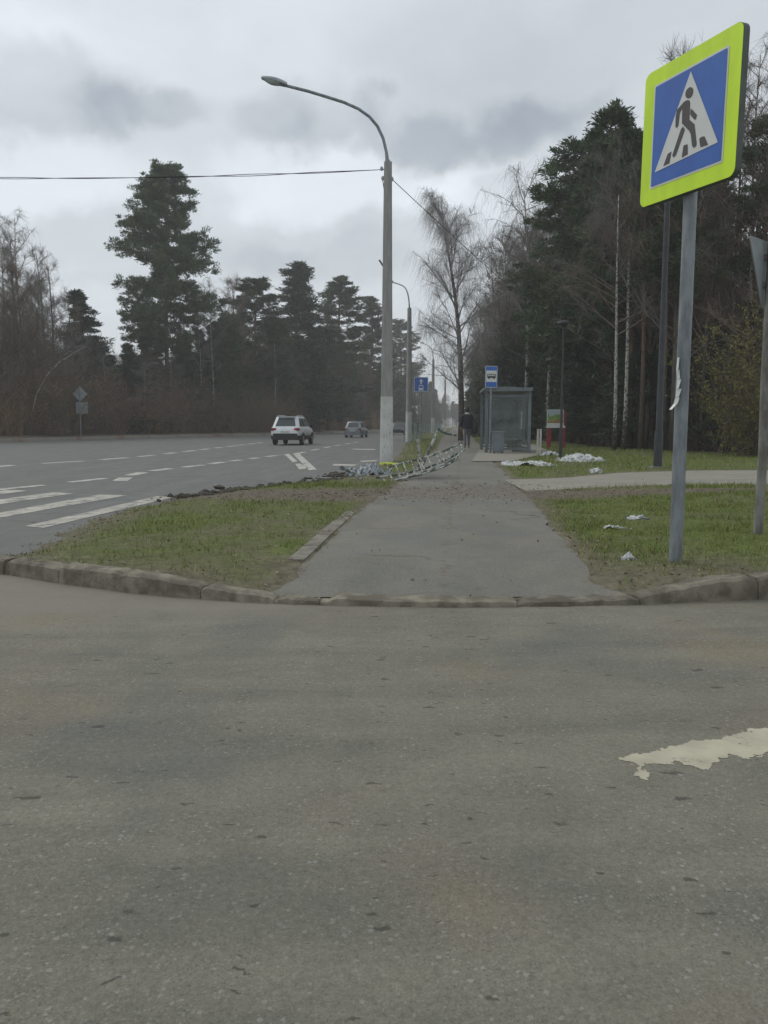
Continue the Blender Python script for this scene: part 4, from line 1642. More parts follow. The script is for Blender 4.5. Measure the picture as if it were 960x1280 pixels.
# ---- the crowd of stems and brush that reads as one mass
def thicket(name, label, cat, pixels, z, px0, px1, n, off, hgt, seed, mat, bmat, leafn=0, lm='brush_leaf', stems=12):
    rg = random.Random(seed)
    rn = np.random.default_rng(seed)
    S, LC = [], []
    for i in range(n):
        p = behind(rg.uniform(px0, px1), pixels, z, rg.uniform(*off))
        b0 = np.array([p.x, p.y, z - .05])
        hh_ = rg.uniform(*hgt) * rg.choice((.5, .8, 1, 1))
        for s in range(stems):
            d = unit(np.array([rg.gauss(0, .30), rg.gauss(0, .30), 1.0]))
            q = b0 + np.array([rg.gauss(0, .45), rg.gauss(0, .45), 0])
            L = hh_ * rg.uniform(.5, 1.1)
            for j in range(3):
                d = unit(d + n3(rg, .10))
                q2 = q + d * L / 3
                r_ = .012 * (1 - j * .3)
                S.append([*q, *q2, r_, r_ * .7])
                for x in range(3):
                    s0 = q + (q2 - q) * rg.random()
                    s1 = s0 + unit(d * .8 + n3(rg, .5)) * L * rg.uniform(.10, .25)
                    S.append([*s0, *s1, .008, .004])
                    LC.append(s1)
                q = q2
    V, F = prisms(S)
    parts = [(V, F, 0)]
    if leafn:
        A = np.array(LC)[rn.integers(0, len(LC), leafn)] + rn.normal(size=(leafn, 3)) * .12
        V1, F1 = leaves(A, rn.normal(size=(leafn, 3)), rn.uniform(.07, .15, leafn), rn.uniform(.04, .09, leafn), rn)
        parts.append((V1, F1, 1))
    V, F, mi = join_np(parts)
    me_ = mesh_np(name, V, F, [MT[bmat], MT[lm]], mi)
    return tag(link(bpy.data.objects.new(name, me_)), label, cat, kind='stuff')


def wood_mass(name, label, pixels, z, px0, px1, off, tops, seed, n_tr, n_tw, n_nd, hk=(.5, .86)):
    rg = random.Random(seed)
    rn = np.random.default_rng(seed)
    S, B_ = [], []
    base = []
    for i in range(n_tr):
        q = rg.uniform(px0, px1)
        p = behind(q, pixels, z, rg.uniform(*off))
        H = min(height_to(p, float(np.interp(q, *tops))), 22) * rg.uniform(*hk)
        r_ = rg.uniform(.05, .16)
        lx_, ly_ = rg.gauss(0, .25), rg.gauss(0, .25)
        S.append([p.x, p.y, z - .1, p.x + lx_, p.y + ly_, H * .6, r_, r_ * .7])
        S.append([p.x + lx_, p.y + ly_, H * .6, p.x + 2 * lx_, p.y + 2 * ly_, H, r_ * .7, .02])
        base.append((p.x, p.y, H))
    base = np.array(base)
    sel = rn.integers(0, len(base), n_tw)
    f = rn.beta(1.5, 1.4, n_tw)
    H = base[sel, 2]
    C = np.stack([base[sel, 0] + rn.normal(size=n_tw) * .9, base[sel, 1] + rn.normal(size=n_tw) * .9, z + H * f], 1)
    D_ = rn.normal(size=(n_tw, 3)) * .6 + np.array([0, 0, .7])
    L = rn.uniform(.5, 1.8, n_tw)[:, None]
    T = np.concatenate([C, C + D_ * L, np.full((n_tw, 1), .016), np.full((n_tw, 1), .007)], 1)
    V1, F1 = prisms(np.concatenate([np.array(S), T]))
    # clumps of needles and dead twigs low in the wood
    sel = rn.integers(0, len(base), n_nd // 30)
    cz = rn.uniform(.05, .55, len(sel)) * base[sel, 2]
    cc_ = np.stack([base[sel, 0] + rn.normal(size=len(sel)), base[sel, 1] + rn.normal(size=len(sel)), z + cz], 1)
    P_ = (cc_[:, None] + rn.normal(size=(len(sel), 30, 3)) * np.array([.8, .8, .5])).reshape(-1, 3)
    V2, F2 = leaves(P_, rn.normal(size=P_.shape), rn.uniform(.2, .45, len(P_)), rn.uniform(.08, .16, len(P_)), rn)
    V, F, mi = join_np([(V1, F1, 0), (V2, F2, 1)])
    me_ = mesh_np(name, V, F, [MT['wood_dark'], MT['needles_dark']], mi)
    return tag(link(bpy.data.objects.new(name, me_)), label, 'wood', kind='stuff')


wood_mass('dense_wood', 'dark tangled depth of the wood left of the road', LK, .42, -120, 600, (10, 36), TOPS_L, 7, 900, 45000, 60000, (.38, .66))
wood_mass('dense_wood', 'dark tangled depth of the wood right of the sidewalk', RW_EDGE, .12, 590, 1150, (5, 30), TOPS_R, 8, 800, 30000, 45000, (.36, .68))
thicket('undergrowth', 'brown leafless brush along the foot of the left wood', 'undergrowth', LK, .42, -120, 470, 480, (3.4, 10), (1.5, 7.0), 9, None, 'brush', 30000)
thicket('undergrowth', 'dark brush and dead stems along the foot of the right wood', 'undergrowth', RW_EDGE, .12, 600, 1150, 170, (1.6, 7), (.6, 3.4), 10, None, 'wood_dark', 1500)
thicket('undergrowth', 'brown brush on the far roadside below the distant pines', 'undergrowth', LK, .42, 470, 560, 60, (3, 9), (1.5, 5), 13, None, 'brush', 900)


# ================================================================== street furniture
# ---- pedestrian crossing sign
def rrect(w_, h_, r, n=5, cx=0, cy=0):
    out = []
    for sx, sy, a0 in ((1, 1, 0), (-1, 1, 90), (-1, -1, 180), (1, -1, 270)):
        for k in range(n + 1):
            a = rad(a0 + 90 * k / n)
            out.append((cx + sx * (w_ / 2 - r) + r * math.cos(a), cy + sy * (h_ / 2 - r) + r * math.sin(a)))
    return out


SC_ = Vector((2.224, 6.136, 3.404))
YAW, ROLL = -1.21, -.023
A0 = Vector((math.cos(YAW), math.sin(YAW), 0))
N0 = A0.cross(Vector((0, 0, 1)))
A1 = A0 * math.cos(ROLL) + Vector((0, 0, 1)) * math.sin(ROLL)
U1 = Vector((0, 0, 1)) * math.cos(ROLL) - A0 * math.sin(ROLL)
pole_xy = SC_ - N0 * .100 - A0 * .06
base_z = float(landz(np.array([pole_xy.x]), np.array([pole_xy.y]))[0][0])
t = thing('crossing_sign', 'blue pedestrian crossing sign with a wide yellow border on a grey post', 'road sign', (pole_xy.x, pole_xy.y, base_z))
O = Vector(t.location)


def L(p):
    return Vector(p) - O


mb = MB()
mb.tube([(0, 0, -.1), (0.0, 0, 1.2), (.004, 0, 2.4), (.004, 0, 3.70)], [.050, .050, .049, .048], 16)
mb.build('pole', MT['galv'], t, smooth=True)
mb = MB()
for zc in (3.05, 3.62):
    c = L(SC_ - N0 * .075 + U1 * (zc - 3.404))
    mb.box(c, (.62, .035, .045), 0, Matrix((A1, -N0, U1)).transposed().to_3x3())
    mb.tube([L(Vector((pole_xy.x, pole_xy.y, zc - .02))), L(Vector((pole_xy.x, pole_xy.y, zc + .02)))], .058, 14)
mb.build('clamp', MT['galv_dirty'], t)


def plate(name, poly, off, depth, mat, parent=t, o=SC_, a=A1, u=U1, n=N0, Lf=L):
    mb = MB()
    mb.prism(poly, a, u, n, Lf(o + n * off), depth)
    return mb.build(name, mat, parent)


plate('sign_board', rrect(1.0, 1.0, .06), .0, .052, MT['board_edge'])
plate('border', rrect(.996, .996, .058), .003, .002, MT['yellow'])
plate('white_line', rrect(.765, .765, .012), .006, .002, MT['sign_white'])
BW_ = .735
plate('blue_field', rrect(BW_, BW_, .010), .009, .002, MT['sign_blue'])
# artwork read off the photograph (zoomed pixels), turned into positions on the blue square
QT = [(92, 310), (800, -60), (735, 1065), (40, 1290)]
_src = np.array([(0, 1), (1, 1), (1, 0), (0, 0)], float)
Amat, bv = [], []
for (x, y), (u_, v_) in zip(QT, _src):
    Amat += [[x, y, 1, 0, 0, 0, -u_ * x, -u_ * y], [0, 0, 0, x, y, 1, -v_ * x, -v_ * y]]
    bv += [u_, v_]
HM = np.append(np.linalg.solve(np.array(Amat, float), np.array(bv, float)), 1).reshape(3, 3)


def art(pts_):
    out = []
    for x, y in pts_:
        q = HM @ np.array([x, y, 1.0])
        out.append(((q[0] / q[2] - .5) * BW_, (q[1] / q[2] - .5) * BW_))
    return out


plate('white_triangle', art([(438, 165), (82, 1148), (708, 880)]), .012, .002, MT['sign_white'])
fig = MB()
head = [(425 + 38 * math.cos(a) - 6 * math.sin(a), 376 + 55 * math.sin(a) - 8 * math.cos(a)) for a in [2 * PI * k / 16 for k in range(16)]]
figs = [head,
        [(400, 448), (425, 450), (432, 470), (424, 640), (475, 690), (482, 745), (496, 885), (490, 910), (465, 925), (452, 900), (440, 790), (425, 755), (352, 675), (356, 545), (350, 530), (330, 575), (322, 640), (316, 695), (300, 718), (288, 705), (292, 600), (305, 540), (372, 465)],
        [(437, 535), (455, 545), (500, 598), (487, 645), (470, 640), (434, 590)],
        [(362, 708), (380, 738), (292, 985), (270, 1010), (256, 990), (342, 735)],
        [(212, 972), (248, 950), (226, 1065), (168, 1090)],
        [(368, 895), (406, 886), (408, 985), (350, 1014), (358, 960)],
        [(524, 838), (545, 818), (575, 815), (610, 900), (536, 922)]]
for g in figs:
    fig.prism(art(g), A1, U1, N0, L(SC_ + N0 * .015), .002)
fo = fig.build('walking_figure', MT['sign_black'], t)
# paper scrap wrapped on the post
scr = MB()
rs = random.Random(2)
py_ = [(845.5, 447), (844, 462), (845, 474), (844, 486), (843, 497), (840.5, 505), (835, 512)]
for i in range(len(py_) - 1):
    a, b = py_[i], py_[i + 1]
    for k in range(1):
        wv_ = (9 - abs(i - 3) * 1.6) * (.9 if k == 0 else .6)
        p0, p1 = pt(a[0] + 1.5, a[1], pole_xy.y - .024), pt(b[0] + 1.5, b[1], pole_xy.y - .026)
        p2, p3 = pt(b[0] + wv_ * rs.uniform(.6, 1), b[1], pole_xy.y - .053), pt(a[0] + wv_, a[1], pole_xy.y - .053)
        if k == 0:
            v = [p0, p1, p2, p3]
            back = [p + Vector((0, .004, 0)) for p in v]
            scr.add([L(q) for q in v + back], [(0, 1, 2, 3), (4, 7, 6, 5), (0, 4, 5, 1), (1, 5, 6, 2), (2, 6, 7, 3), (3, 7, 4, 0)])
tag(scr.build('paper_scrap', MT['sign_white'], None, loc=O), 'torn white paper scrap stuck to the crossing sign post', 'paper scrap')

# ---- the sign seen from behind at the right edge
p = at(947, 668, .12)
bz = float(landz(np.array([p.x]), np.array([p.y]))[0][0])
t = thing('yield_sign', 'grey back of a triangular road sign on a rusty dirty post at the right edge', 'road sign', (p.x, p.y, bz))
mb = MB()
mb.tube([(0, 0, -.1), (.012, 0, .7), (.0, 0, 1.5), (.0, 0, 3.02)], [.045, .043, .043, .042], 14)
mb.build('pole', MT['galv_dirty'], t, smooth=True)
ty = rad(43)
a_ = Vector((math.cos(ty), math.sin(ty), 0))
n_ = Vector((-math.sin(ty), math.cos(ty), 0)) * -1
if n_.y > 0:
    n_ = -n_


def rtri(w_, h_, r=.04, n=4):
    base = [Vector((-w_ / 2, h_ / 2)), Vector((0, -h_ / 2)), Vector((w_ / 2, h_ / 2))]
    out = []
    for i in range(3):
        p_, c, q = base[i - 1], base[i], base[(i + 1) % 3]
        a, b = c + (p_ - c).normalized() * r * 1.6, c + (q - c).normalized() * r * 1.6
        for k in range(n + 1):
            s = k / n
            out.append(tuple(a * (1 - s) ** 2 + c * 2 * s * (1 - s) + b * s * s))
    return out


cz = pt(955, 345, p.y).z - bz
back_n = n_   # towards the camera: the unpainted back
mb = MB()
o_ = Vector((0, 0, cz)) - back_n * .055
mb.prism(rtri(.78, .66), a_, Vector((0, 0, 1)), back_n, o_, .012)
mb.build('sign_back', MT['sign_back'], t)
mb = MB()
mb.prism(rtri(.78, .66), a_, Vector((0, 0, 1)), back_n, o_ - back_n * .013, .002)
mb.build('sign_face', MT['red_post'], t)
mb = MB()
mb.prism(rtri(.56, .47, .02), a_, Vector((0, 0, 1)), back_n, o_ - back_n * .0155 + Vector((0, 0, .03)), .002)
mb.build('sign_centre', MT['sign_white'], t)
mb = MB()
for dz in (.18, -.08):
    mb.box(Vector((0, 0, cz + dz)) - back_n * .05, (.10, .03, .05), 0, Matrix((a_, -back_n, Vector((0, 0, 1)))).transposed())
mb.build('clamp', MT['galv_dirty'], t)


# ---- concrete street lamps
def street_lamp(loc, label, extra=True):
    p = Vector(loc)
    Y = p.y
    t = thing('street_lamp', label, 'street lamp', p, 0, 'concrete street lamps along the road')
    topz = pt(484, 203, Y).z - p.z

    def l(px, py):
        q = pt(px, py, Y) - p
        return q
    zw = pt(483, 496, Y).z - p.z
    prof = [(0, -.2, .205), (0, zw, .185), (0, topz * .62, .150), (0, topz, .120)]

    def sq(r, z, x=0):
        c = r * .36
        return [(x + a, b, z) for a, b in ((r, -r + c), (r, r - c), (r - c, r), (-r + c, r), (-r, r - c), (-r, -r + c), (-r + c, -r), (r - c, -r))]
    mb = MB()
    mb.loft([sq(r, z, x + .005 * z) for x, z, r in prof])
    mb.build('pole', MT['pole_concrete'], t)
    mb = MB()
    mb.loft([sq(.205 + .004, -.15, -.001), sq(.185 + .005, zw, .005 * zw)])
    mb.build('white_base', MT['white_base'], t)
    arm = [(484.5, 222), (484.2, 203), (483, 190), (479, 173), (472, 158), (462, 146), (448, 136), (430, 128), (408, 121), (385, 114), (365, 109), (350, 105)]
    mb = MB()
    pts_ = [l(*q) for q in arm]
    mb.tube(pts_, [.06, .06] + [.046] * (len(pts_) - 2), 10)
    mb.tube([l(484.6, 222), l(484.4, 200)], [.10, .075], 10)
    mb.build('arm', MT['galv'], t, smooth=True)
    # cobra-head luminaire
    a, b = l(358, 106.5), l(327, 97.5)
    d = (b - a)
    Lh = d.length
    d.normalize()
    up = Vector((0, 1, 0)).cross(d)
    if up.z < 0:
        up = -up
    sid = Vector((0, 1, 0))
    hd, ln = MB(), MB()
    rings_h, rings_l = [], []
    for k in range(9):
        s = k / 8
        wd_ = .05 + .125 * math.sin(PI * min(1, .12 + .86 * s)) ** .7
        ht = .045 + .075 * math.sin(PI * min(1, .15 + .8 * s))
        c = a + d * Lh * s
        rings_h.append([c + sid * wd_ * math.cos(q) + up * ht * math.sin(q) for q in [PI * j / 8 for j in range(9)]] + [c + sid * -wd_ * .98 - up * .02, c + sid * wd_ * .98 - up * .02])
        if 2 <= k <= 7:
            rings_l.append([c - up * .021 + sid * wd_ * .85 * math.cos(q) - up * .085 * abs(math.sin(q)) * math.sin(PI * (k - 1.5) / 6) for q in [PI * j / 8 for j in range(9)]])
    hd.loft(rings_h)
    hd.build('lamp_head', MT['alu'], t, smooth=True)
    ln.loft(rings_l)
    ln.build('lamp_lens', MT['lamp_glass'], t, smooth=True)
    # insulators, cable clamp and a stub bracket
    mb = MB()
    for x, y in ((477, 211), (478.5, 223), (490, 224)):
        q = l(x, y)
        mb.tube([q + Vector((0, 0, -.06)), q + Vector((0, 0, -.02)), q + Vector((0, 0, .03)), q + Vector((0, 0, .07))], [.025, .05, .05, .02], 8)
    mb.build('insulator', MT['ceramic'], t, smooth=True)
    mb = MB()
    mb.tube([l(477, 212), l(484, 212)], .018, 6)
    mb.tube([l(490, 223), l(484, 221)], .018, 6)
    mb.tube([l(474, 325), l(480, 334)], .028, 6)
    mb.tube([l(478.5, 226), l(480.5, 240), l(480.6, 250)], .012, 6)
    mb.build('bracket', MT['galv_dirty'], t)
    mb = MB()
    for zb in (zw + 3.0, zw - .1 + 6.0 - 2.9):
        r = .19 - .012 * zb
        mb.loft([[(x * 1.06, y * 1.06, z) for x, y, z in sq(r, zb + dz, .005 * zb)] for dz in (-.03, .03)])
    mb.build('strap', MT['galv_dirty'], t)
    return t


m_, tt, b_ = material('white_painted_base')
Pn = tt.node('ShaderNodeTexCoord').outputs['Object']
chip = tt.noise(tt.mapping(Pn, (9, 9, 2.6)), 2.0, 4, .75)
c_ = tt.mix(tt.ramp(chip, .355, .385), (.08, .085, .08), tt.mix(tt.ramp(tt.noise(Pn, 2.5, 4), .35, .65), (.56, .57, .55), (.47, .475, .455)))
tt.put(b_.inputs['Base Color'], c_)
b_.inputs['Roughness'].default_value = .85
MT['white_base'] = m_

lp = at(483, 574, .12)
lamp = street_lamp((lp.x, lp.y, .08), 'concrete lamp post with white base and long curved arm beside the broken fence')
for px, d, sc, lab in ((511, 56, 1.0, 'second concrete lamp post just left of the blue bus lane sign'), (541, 96, .97, 'third, far concrete lamp post right of the bus lane sign'), (556, 138, .97, 'farthest small concrete lamp post down the road')):
    c = copy_tree(lamp)
    q = pt(px, 531, d)
    c.location = (q.x, d, .1)
    c.scale = (sc, sc, sc)
    c.rotation_euler.z = rad(-68)
    c['label'] = lab

# overhead cables from the first lamp
Yl = lp.y


def cable(name, p0, p1, sag, r, label, seed, twist=0.0):
    mb = MB()
    n = 60
    strands = 2 if twist else 1
    for s in range(strands):
        pts_ = []
        for i in range(n + 1):
            t_ = i / n
            q = p0.lerp(p1, t_)
            q = q - Vector((0, 0, sag * 4 * t_ * (1 - t_)))
            if twist:
                ph = t_ * 30 + s * PI
                q = q + Vector((0, math.cos(ph), math.sin(ph))) * twist * (1 + .6 * math.sin(t_ * 11 + seed)) * min(1, 6 * t_)
            pts_.append(q)
        mb.tube(pts_, r, 5)
    return tag(mb.build(name, MT['wire'], None, smooth=True), label, 'cable')


cable('overhead_cable', pt(477, 212, Yl), pt(-420, 206, Yl + 3), .34, .011, 'black twisted cable strung across the sky to the left of the lamp post', 1, .022)
cable('overhead_cable', pt(490, 224, Yl), pt(680, 395, Yl + 30), .1, .012, 'thin dark cable sloping down from the lamp post to the right wood', 2)


# ---- dark lamp posts on the right
def park_lamp(px, py, top, r0, label, headed=True):
    p = at(px, py, .12)
    H = pt(px, top, p.y).z - .12
    t = thing('lamp_post', label, 'lamp post', (p.x, p.y, .11))
    mb = MB()
    mb.tube([(0, 0, -.1), (0, 0, .9), (0, 0, .95), (0, 0, H)], [r0, r0, r0 * .8, r0 * .55], 14)
    mb.build('pole', MT['dark_metal'], t, smooth=True)
    mb = MB()
    mb.box((0, 0, .02), (r0 * 4, r0 * 4, .06), bev=.01)
    mb.build('base_plate', MT['galv_dirty'], t)
    mb = MB()
    mb.tube([(0, 0, H - .05), (0, 0, H + .03), (0, 0, H + .06)], [.05, .17, .17], 14)
    mb.tube([(0, 0, H + .06), (0, 0, H + .10), (0, 0, H + .14)], [.21, .19, .03], 14)
    mb.build('lantern', MT['dark_metal'], t, smooth=True)
    return t


park_lamp(822, 585, 175, .105, 'tall dark grey lamp post on the grass left of the crossing sign post')
park_lamp(700.5, 573, 406, .055, 'thin dark lamp post with a flat head in front of the picture board')

# ---- bus shelter
p0 = at(606, 565.5, .15)
t = thing('bus_shelter', 'grey metal bus shelter with glass sides standing on the pavement', 'bus shelter', (p0.x, p0.y, .15), rad(-4))
SWd, SDp, SH = 1.72, 3.6, 2.36
for x in (.05, SWd - .05):
    for y in (.05, SDp - .05):
        mb = MB()
        mb.box((x, y, SH / 2), (.12, .12, SH), bev=.01)
        mb.build('post', MT['shelter'], t)
mb = MB()
mb.box((SWd / 2, .05, SH - .22), (SWd - .2, .07, .10))
mb.box((SWd / 2, SDp - .05, SH - .22), (SWd - .2, .07, .10))
for y in (.05, SDp - .05):
    mb.box((SWd / 2, y, .14), (SWd - .2, .06, .07))
mb.box((SWd - .05, SDp / 2, .14), (.06, SDp - .2, .07))
mb.box((SWd - .05, SDp / 2, SH - .22), (.07, SDp - .2, .10))
mb.box((SWd - .05, SDp / 2, SH / 2), (.06, .06, SH - .5))
mb.build('cross_rails', MT['shelter'], t)
mb = MB()
prof = [(-.05, SH + .02), (-.04, SH + .10), (SWd * .5, SH + .12), (SWd + .04, SH + .05), (SWd + .04, SH - .01)]
mb.loft([[(x, y, z) for x, z in prof] for y in (-.18, SDp + .18)])
mb.box((SWd / 2, -.15, SH + .02), (SWd + .06, .05, .13))
mb.build('roof', MT['shelter'], t)
m_, tt, b_ = material('shelter_glass')
b_.inputs['Base Color'].default_value = (.30, .33, .32, 1)
b_.inputs['Roughness'].default_value = .08
tr_ = tt.node('ShaderNodeBsdfTransparent')
tr_.inputs['Color'].default_value = (.86, .90, .89, 1)
mx_ = tt.node('ShaderNodeMixShader')
Pn = tt.node('ShaderNodeTexCoord').outputs['Object']
tt.put(mx_.inputs[0], tt.ramp(tt.noise(Pn, 2.2, 5, .65), .3, .7, .76, .94))
tt.link(b_.outputs[0], mx_.inputs[1])
tt.link(tr_.outputs[0], mx_.inputs[2])
tt.link(mx_.outputs[0], [n for n in tt.n if n.type == 'OUTPUT_MATERIAL'][0].inputs['Surface'])
MT['shelter_glass'] = m_
for nm, c, s in (('glass_panel', (SWd / 2, .05, (SH - .1) / 2 + .02), (SWd - .22, .012, SH - .50)), ('glass_panel', (SWd / 2, SDp - .05, (SH - .1) / 2 + .02), (SWd - .22, .012, SH - .50)), ('glass_panel', (SWd - .05, SDp * .25 + .02, (SH - .1) / 2 + .02), (.012, SDp / 2 - .18, SH - .50)), ('glass_panel', (SWd - .05, SDp * .75 - .02, (SH - .1) / 2 + .02), (.012, SDp / 2 - .18, SH - .50))):
    mb = MB()
    mb.box(c, s)
    mb.build(nm, MT['shelter_glass'], t)
mb = MB()
for k in range(4):
    mb.box((SWd - .30 - .11 * k, SDp / 2, .47), (.09, SDp - .8, .035), bev=.008)
for y in (.6, SDp - .6):
    mb.box((SWd - .46, y, .23), (.36, .05, .44))
mb.build('bench', MT['galv_dirty'], t)
mb = MB()
mb.box((SWd - .09, SDp * .72, 1.25), (.012, .55, .75))
mb.build('notice', MT['sign_white'], t)

# grey bin by the shelter
q = at(622, 566, .15)
t = thing('litter_bin', 'grey box bin in front of the left post of the bus shelter', 'bin', (q.x - .02, q.y - .25, .15), rad(-4))
mb = MB()
mb.box((0, 0, .40), (.42, .36, .72), bev=.02)
mb.build('bin_body', MT['shelter'], t)
mb = MB()
mb.box((0, 0, .79), (.46, .40, .05), bev=.012)
mb.build('lid', MT['galv'], t)
mb = MB()
for sx in (-.15, .15):
    mb.box((sx, 0, .02), (.04, .3, .05))
mb.build('feet', MT['dark_metal'], t)

# bus stop sign at the shelter's left post
q = pt(612.5, 564, p0.y - .35)
t = thing('bus_stop_sign', 'blue and white bus stop sign above the left corner of the shelter', 'road sign', (q.x, p0.y - .35, .15), rad(10))
ztop, zbot = pt(612, 458.5, p0.y).z - .15, pt(612, 485, p0.y).z - .15
mb = MB()
mb.tube([(0, 0, -.05), (0, 0, ztop - .05)], .04, 10)
mb.build('pole', MT['galv'], t, smooth=True)
hS = ztop - zbot
wS = .46
cz = (ztop + zbot) / 2


def face(name, poly, y, mat, dep=.004, z0=None):
    mb = MB()
    mb.prism(poly, (1, 0, 0), (0, 0, 1), (0, -1, 0), (0, y, cz if z0 is None else z0), dep)
    return mb.build(name, mat, t)


face('sign_board', rrect(wS, hS, .03), -.046, MT['sign_white'], .02)
face('blue_field', rrect(wS - .03, hS - .03, .025), -.049, MT['sign_blue'], .002)
face('white_square', rrect(wS - .06, wS - .04, .01, cy=.02), -.052, MT['sign_white'], .002)
bus = MB()
bus.prism(rrect(.33, .155, .025, cy=.03), (1, 0, 0), (0, 0, 1), (0, -1, 0), (0, -.055, cz), .002)
for sx in (-.10, .10):
    bus.prism([(sx + .033 * math.cos(a), -.055 + .033 * math.sin(a)) for a in [2 * PI * k / 12 for k in range(12)]], (1, 0, 0), (0, 0, 1), (0, -1, 0), (0, -.0552, cz), .002)
bus.build('bus_symbol', MT['sign_black'], t)
wn = MB()
for sx in (-.105, -.035, .035, .105):
    wn.prism(rrect(.05, .05, .006, cx=sx, cy=.055), (1, 0, 0), (0, 0, 1), (0, -1, 0), (0, -.058, cz), .002)
wn.build('bus_windows', MT['sign_white'], t)

# blue bus lane sign behind the second lamp
Yb = 52.0
q = pt(525, 531, Yb)
t = thing('bus_lane_sign', 'square blue sign with a white arrow over a white bus', 'road sign', (q.x + .05, Yb, .12), rad(4))
cz = pt(525, 480.5, Yb).z - .12
mb = MB()
mb.tube([(0, 0, -.1), (.03, 0, cz * .5), (0, 0, cz + .4)], .045, 8)
mb.build('pole', MT['galv'], t, smooth=True)
sb = .92
face('sign_board', rrect(sb, sb, .05), -.05, MT['alu'], .02)
face('white_line', rrect(sb - .02, sb - .02, .045), -.053, MT['sign_white'], .002)
face('blue_field', rrect(sb - .07, sb - .07, .04), -.056, MT['sign_blue'], .002)
ar = MB()
ar.prism([(0, .36), (.15, .17), (.05, .19), (.05, .01), (-.05, .01), (-.05, .19), (-.15, .17)], (1, 0, 0), (0, 0, 1), (0, -1, 0), (0, -.06, cz), .002)
ar.build('arrow', MT['sign_white'], t)
bs = MB()
bs.prism(rrect(.30, .32, .05, cy=-.21), (1, 0, 0), (0, 0, 1), (0, -1, 0), (0, -.06, cz), .002)
for sx in (-.10, .10):
    bs.prism(rrect(.06, .06, .01, cx=sx, cy=-.385), (1, 0, 0), (0, 0, 1), (0, -1, 0), (0, -.0602, cz), .002)
bs.build('bus_symbol', MT['sign_white'], t)
bw = MB()
bw.prism(rrect(.23, .13, .02, cy=-.16), (1, 0, 0), (0, 0, 1), (0, -1, 0), (0, -.063, cz), .002)
bw.build('bus_window', MT['sign_blue'], t)


# ---- far roadside signs seen from behind
def back_sign(px, py, parts, label, name='road_sign', off=.4):
    p = behind(px, LK, .24, off)
    t = thing(name, label, 'road sign', p)
    tops = []
    for kind, cx, cy, w_, h_ in parts:
        c = pt(cx, cy, p.y) - p
        s = p.y / 1000
        mb = MB()
        if kind == 'diamond':
            poly = [(0, h_ * s / 2), (-w_ * s / 2, 0), (0, -h_ * s / 2), (w_ * s / 2, 0)]
        else:
            poly = rrect(w_ * s, h_ * s, .04)
        mb.prism(poly, (1, 0, 0), (0, 0, 1), (0, -1, 0), (c.x, .05, c.z), .02)
        mb.build('sign_back', MT['alu'] if kind == 'diamond' else MT['sign_back'], t)
        tops.append(c.z + h_ * s * .4)
    mb = MB()
    mb.tube([(0, 0, -.1), (0, 0, max(tops))], .045, 8)
    mb.build('pole', MT['galv'], t, smooth=True)
    return t


back_sign(101.5, 548, [('diamond', 99.5, 492.5, 18.5, 19), ('rect', 102, 510, 14.5, 14)], 'diamond road sign over a square plate, seen from behind on the far left')
back_sign(431.5, 541, [('rect', 431, 517.5, 10, 11)], 'small grey road sign seen from behind near the silver car')

# ---- picture board on red posts
Yi = 38.0
q = pt(694, 531, Yi)
t = thing('picture_board', 'green picture board on two red posts before the wood', 'notice board', (q.x, Yi, .12), rad(3))
sI = Yi / 1000
mb = MB()
for px_ in (686.5, 704.5):
    mb.box(((px_ - 694) * sI, 0, .85), (.20, .10, 1.75), bev=.015)
mb.build('post', MT['red_post'], t)
zb0, zb1 = pt(694, 533, Yi).z - .12, pt(694, 512, Yi).z - .12
mb = MB()
mb.box((-.02, -.07, (zb0 + zb1) / 2), (.80, .04, zb1 - zb0), bev=.01)
mb.build('board', MT['sign_white'], t)
m_, tt, b_ = material('board_picture')
Pn = tt.node('ShaderNodeTexCoord').outputs['Object']
sx_ = tt.node('ShaderNodeSeparateXYZ')
tt.link(Pn, sx_.inputs[0])
nz_ = tt.noise(Pn, 5, 4)
hz_ = tt.math('ADD', sx_.outputs[2], tt.math('MULTIPLY', tt.math('SUBTRACT', nz_, .5), .5))
c_ = tt.mix(tt.ramp(hz_, zb0 + .22, zb0 + .34), (.30, .13, .06), tt.mix(tt.ramp(nz_, .4, .6), (.12, .24, .05), (.30, .36, .10)))
c_ = tt.mix(tt.ramp(hz_, zb1 - .30, zb1 - .22), c_, (.36, .42, .44))
tt.put(b_.inputs['Base Color'], c_)
mb = MB()
mb.box((-.02, -.093, (zb0 + zb1) / 2 + .07), (.76, .006, zb1 - zb0 - .18))
mb.build('picture', m_, t)
mb = MB()
mb.box((.0, -.10, zb0 - .02), (.90, .03, .10))
mb.build('lower_rail', MT['sign_white'], t)

# ---- white wooden post pair
p = at(673.5, 567.5, .12)
t = thing('white_post', 'short pair of white boards standing upright right of the shelter', 'post', p, rad(6))
hw = pt(673, 536, p.y).z - .12
for dx in (-.052, .052):
    mb = MB()
    mb.box((dx, 0, hw / 2 - .03), (.07, .05, hw + .04), bev=.006)
    mb.build('board', MT['white_paint'], t)
mb = MB()
mb.box((0, .03, hw * .55), (.14, .02, .08))
mb.build('cross_piece', MT['white_paint'], t)


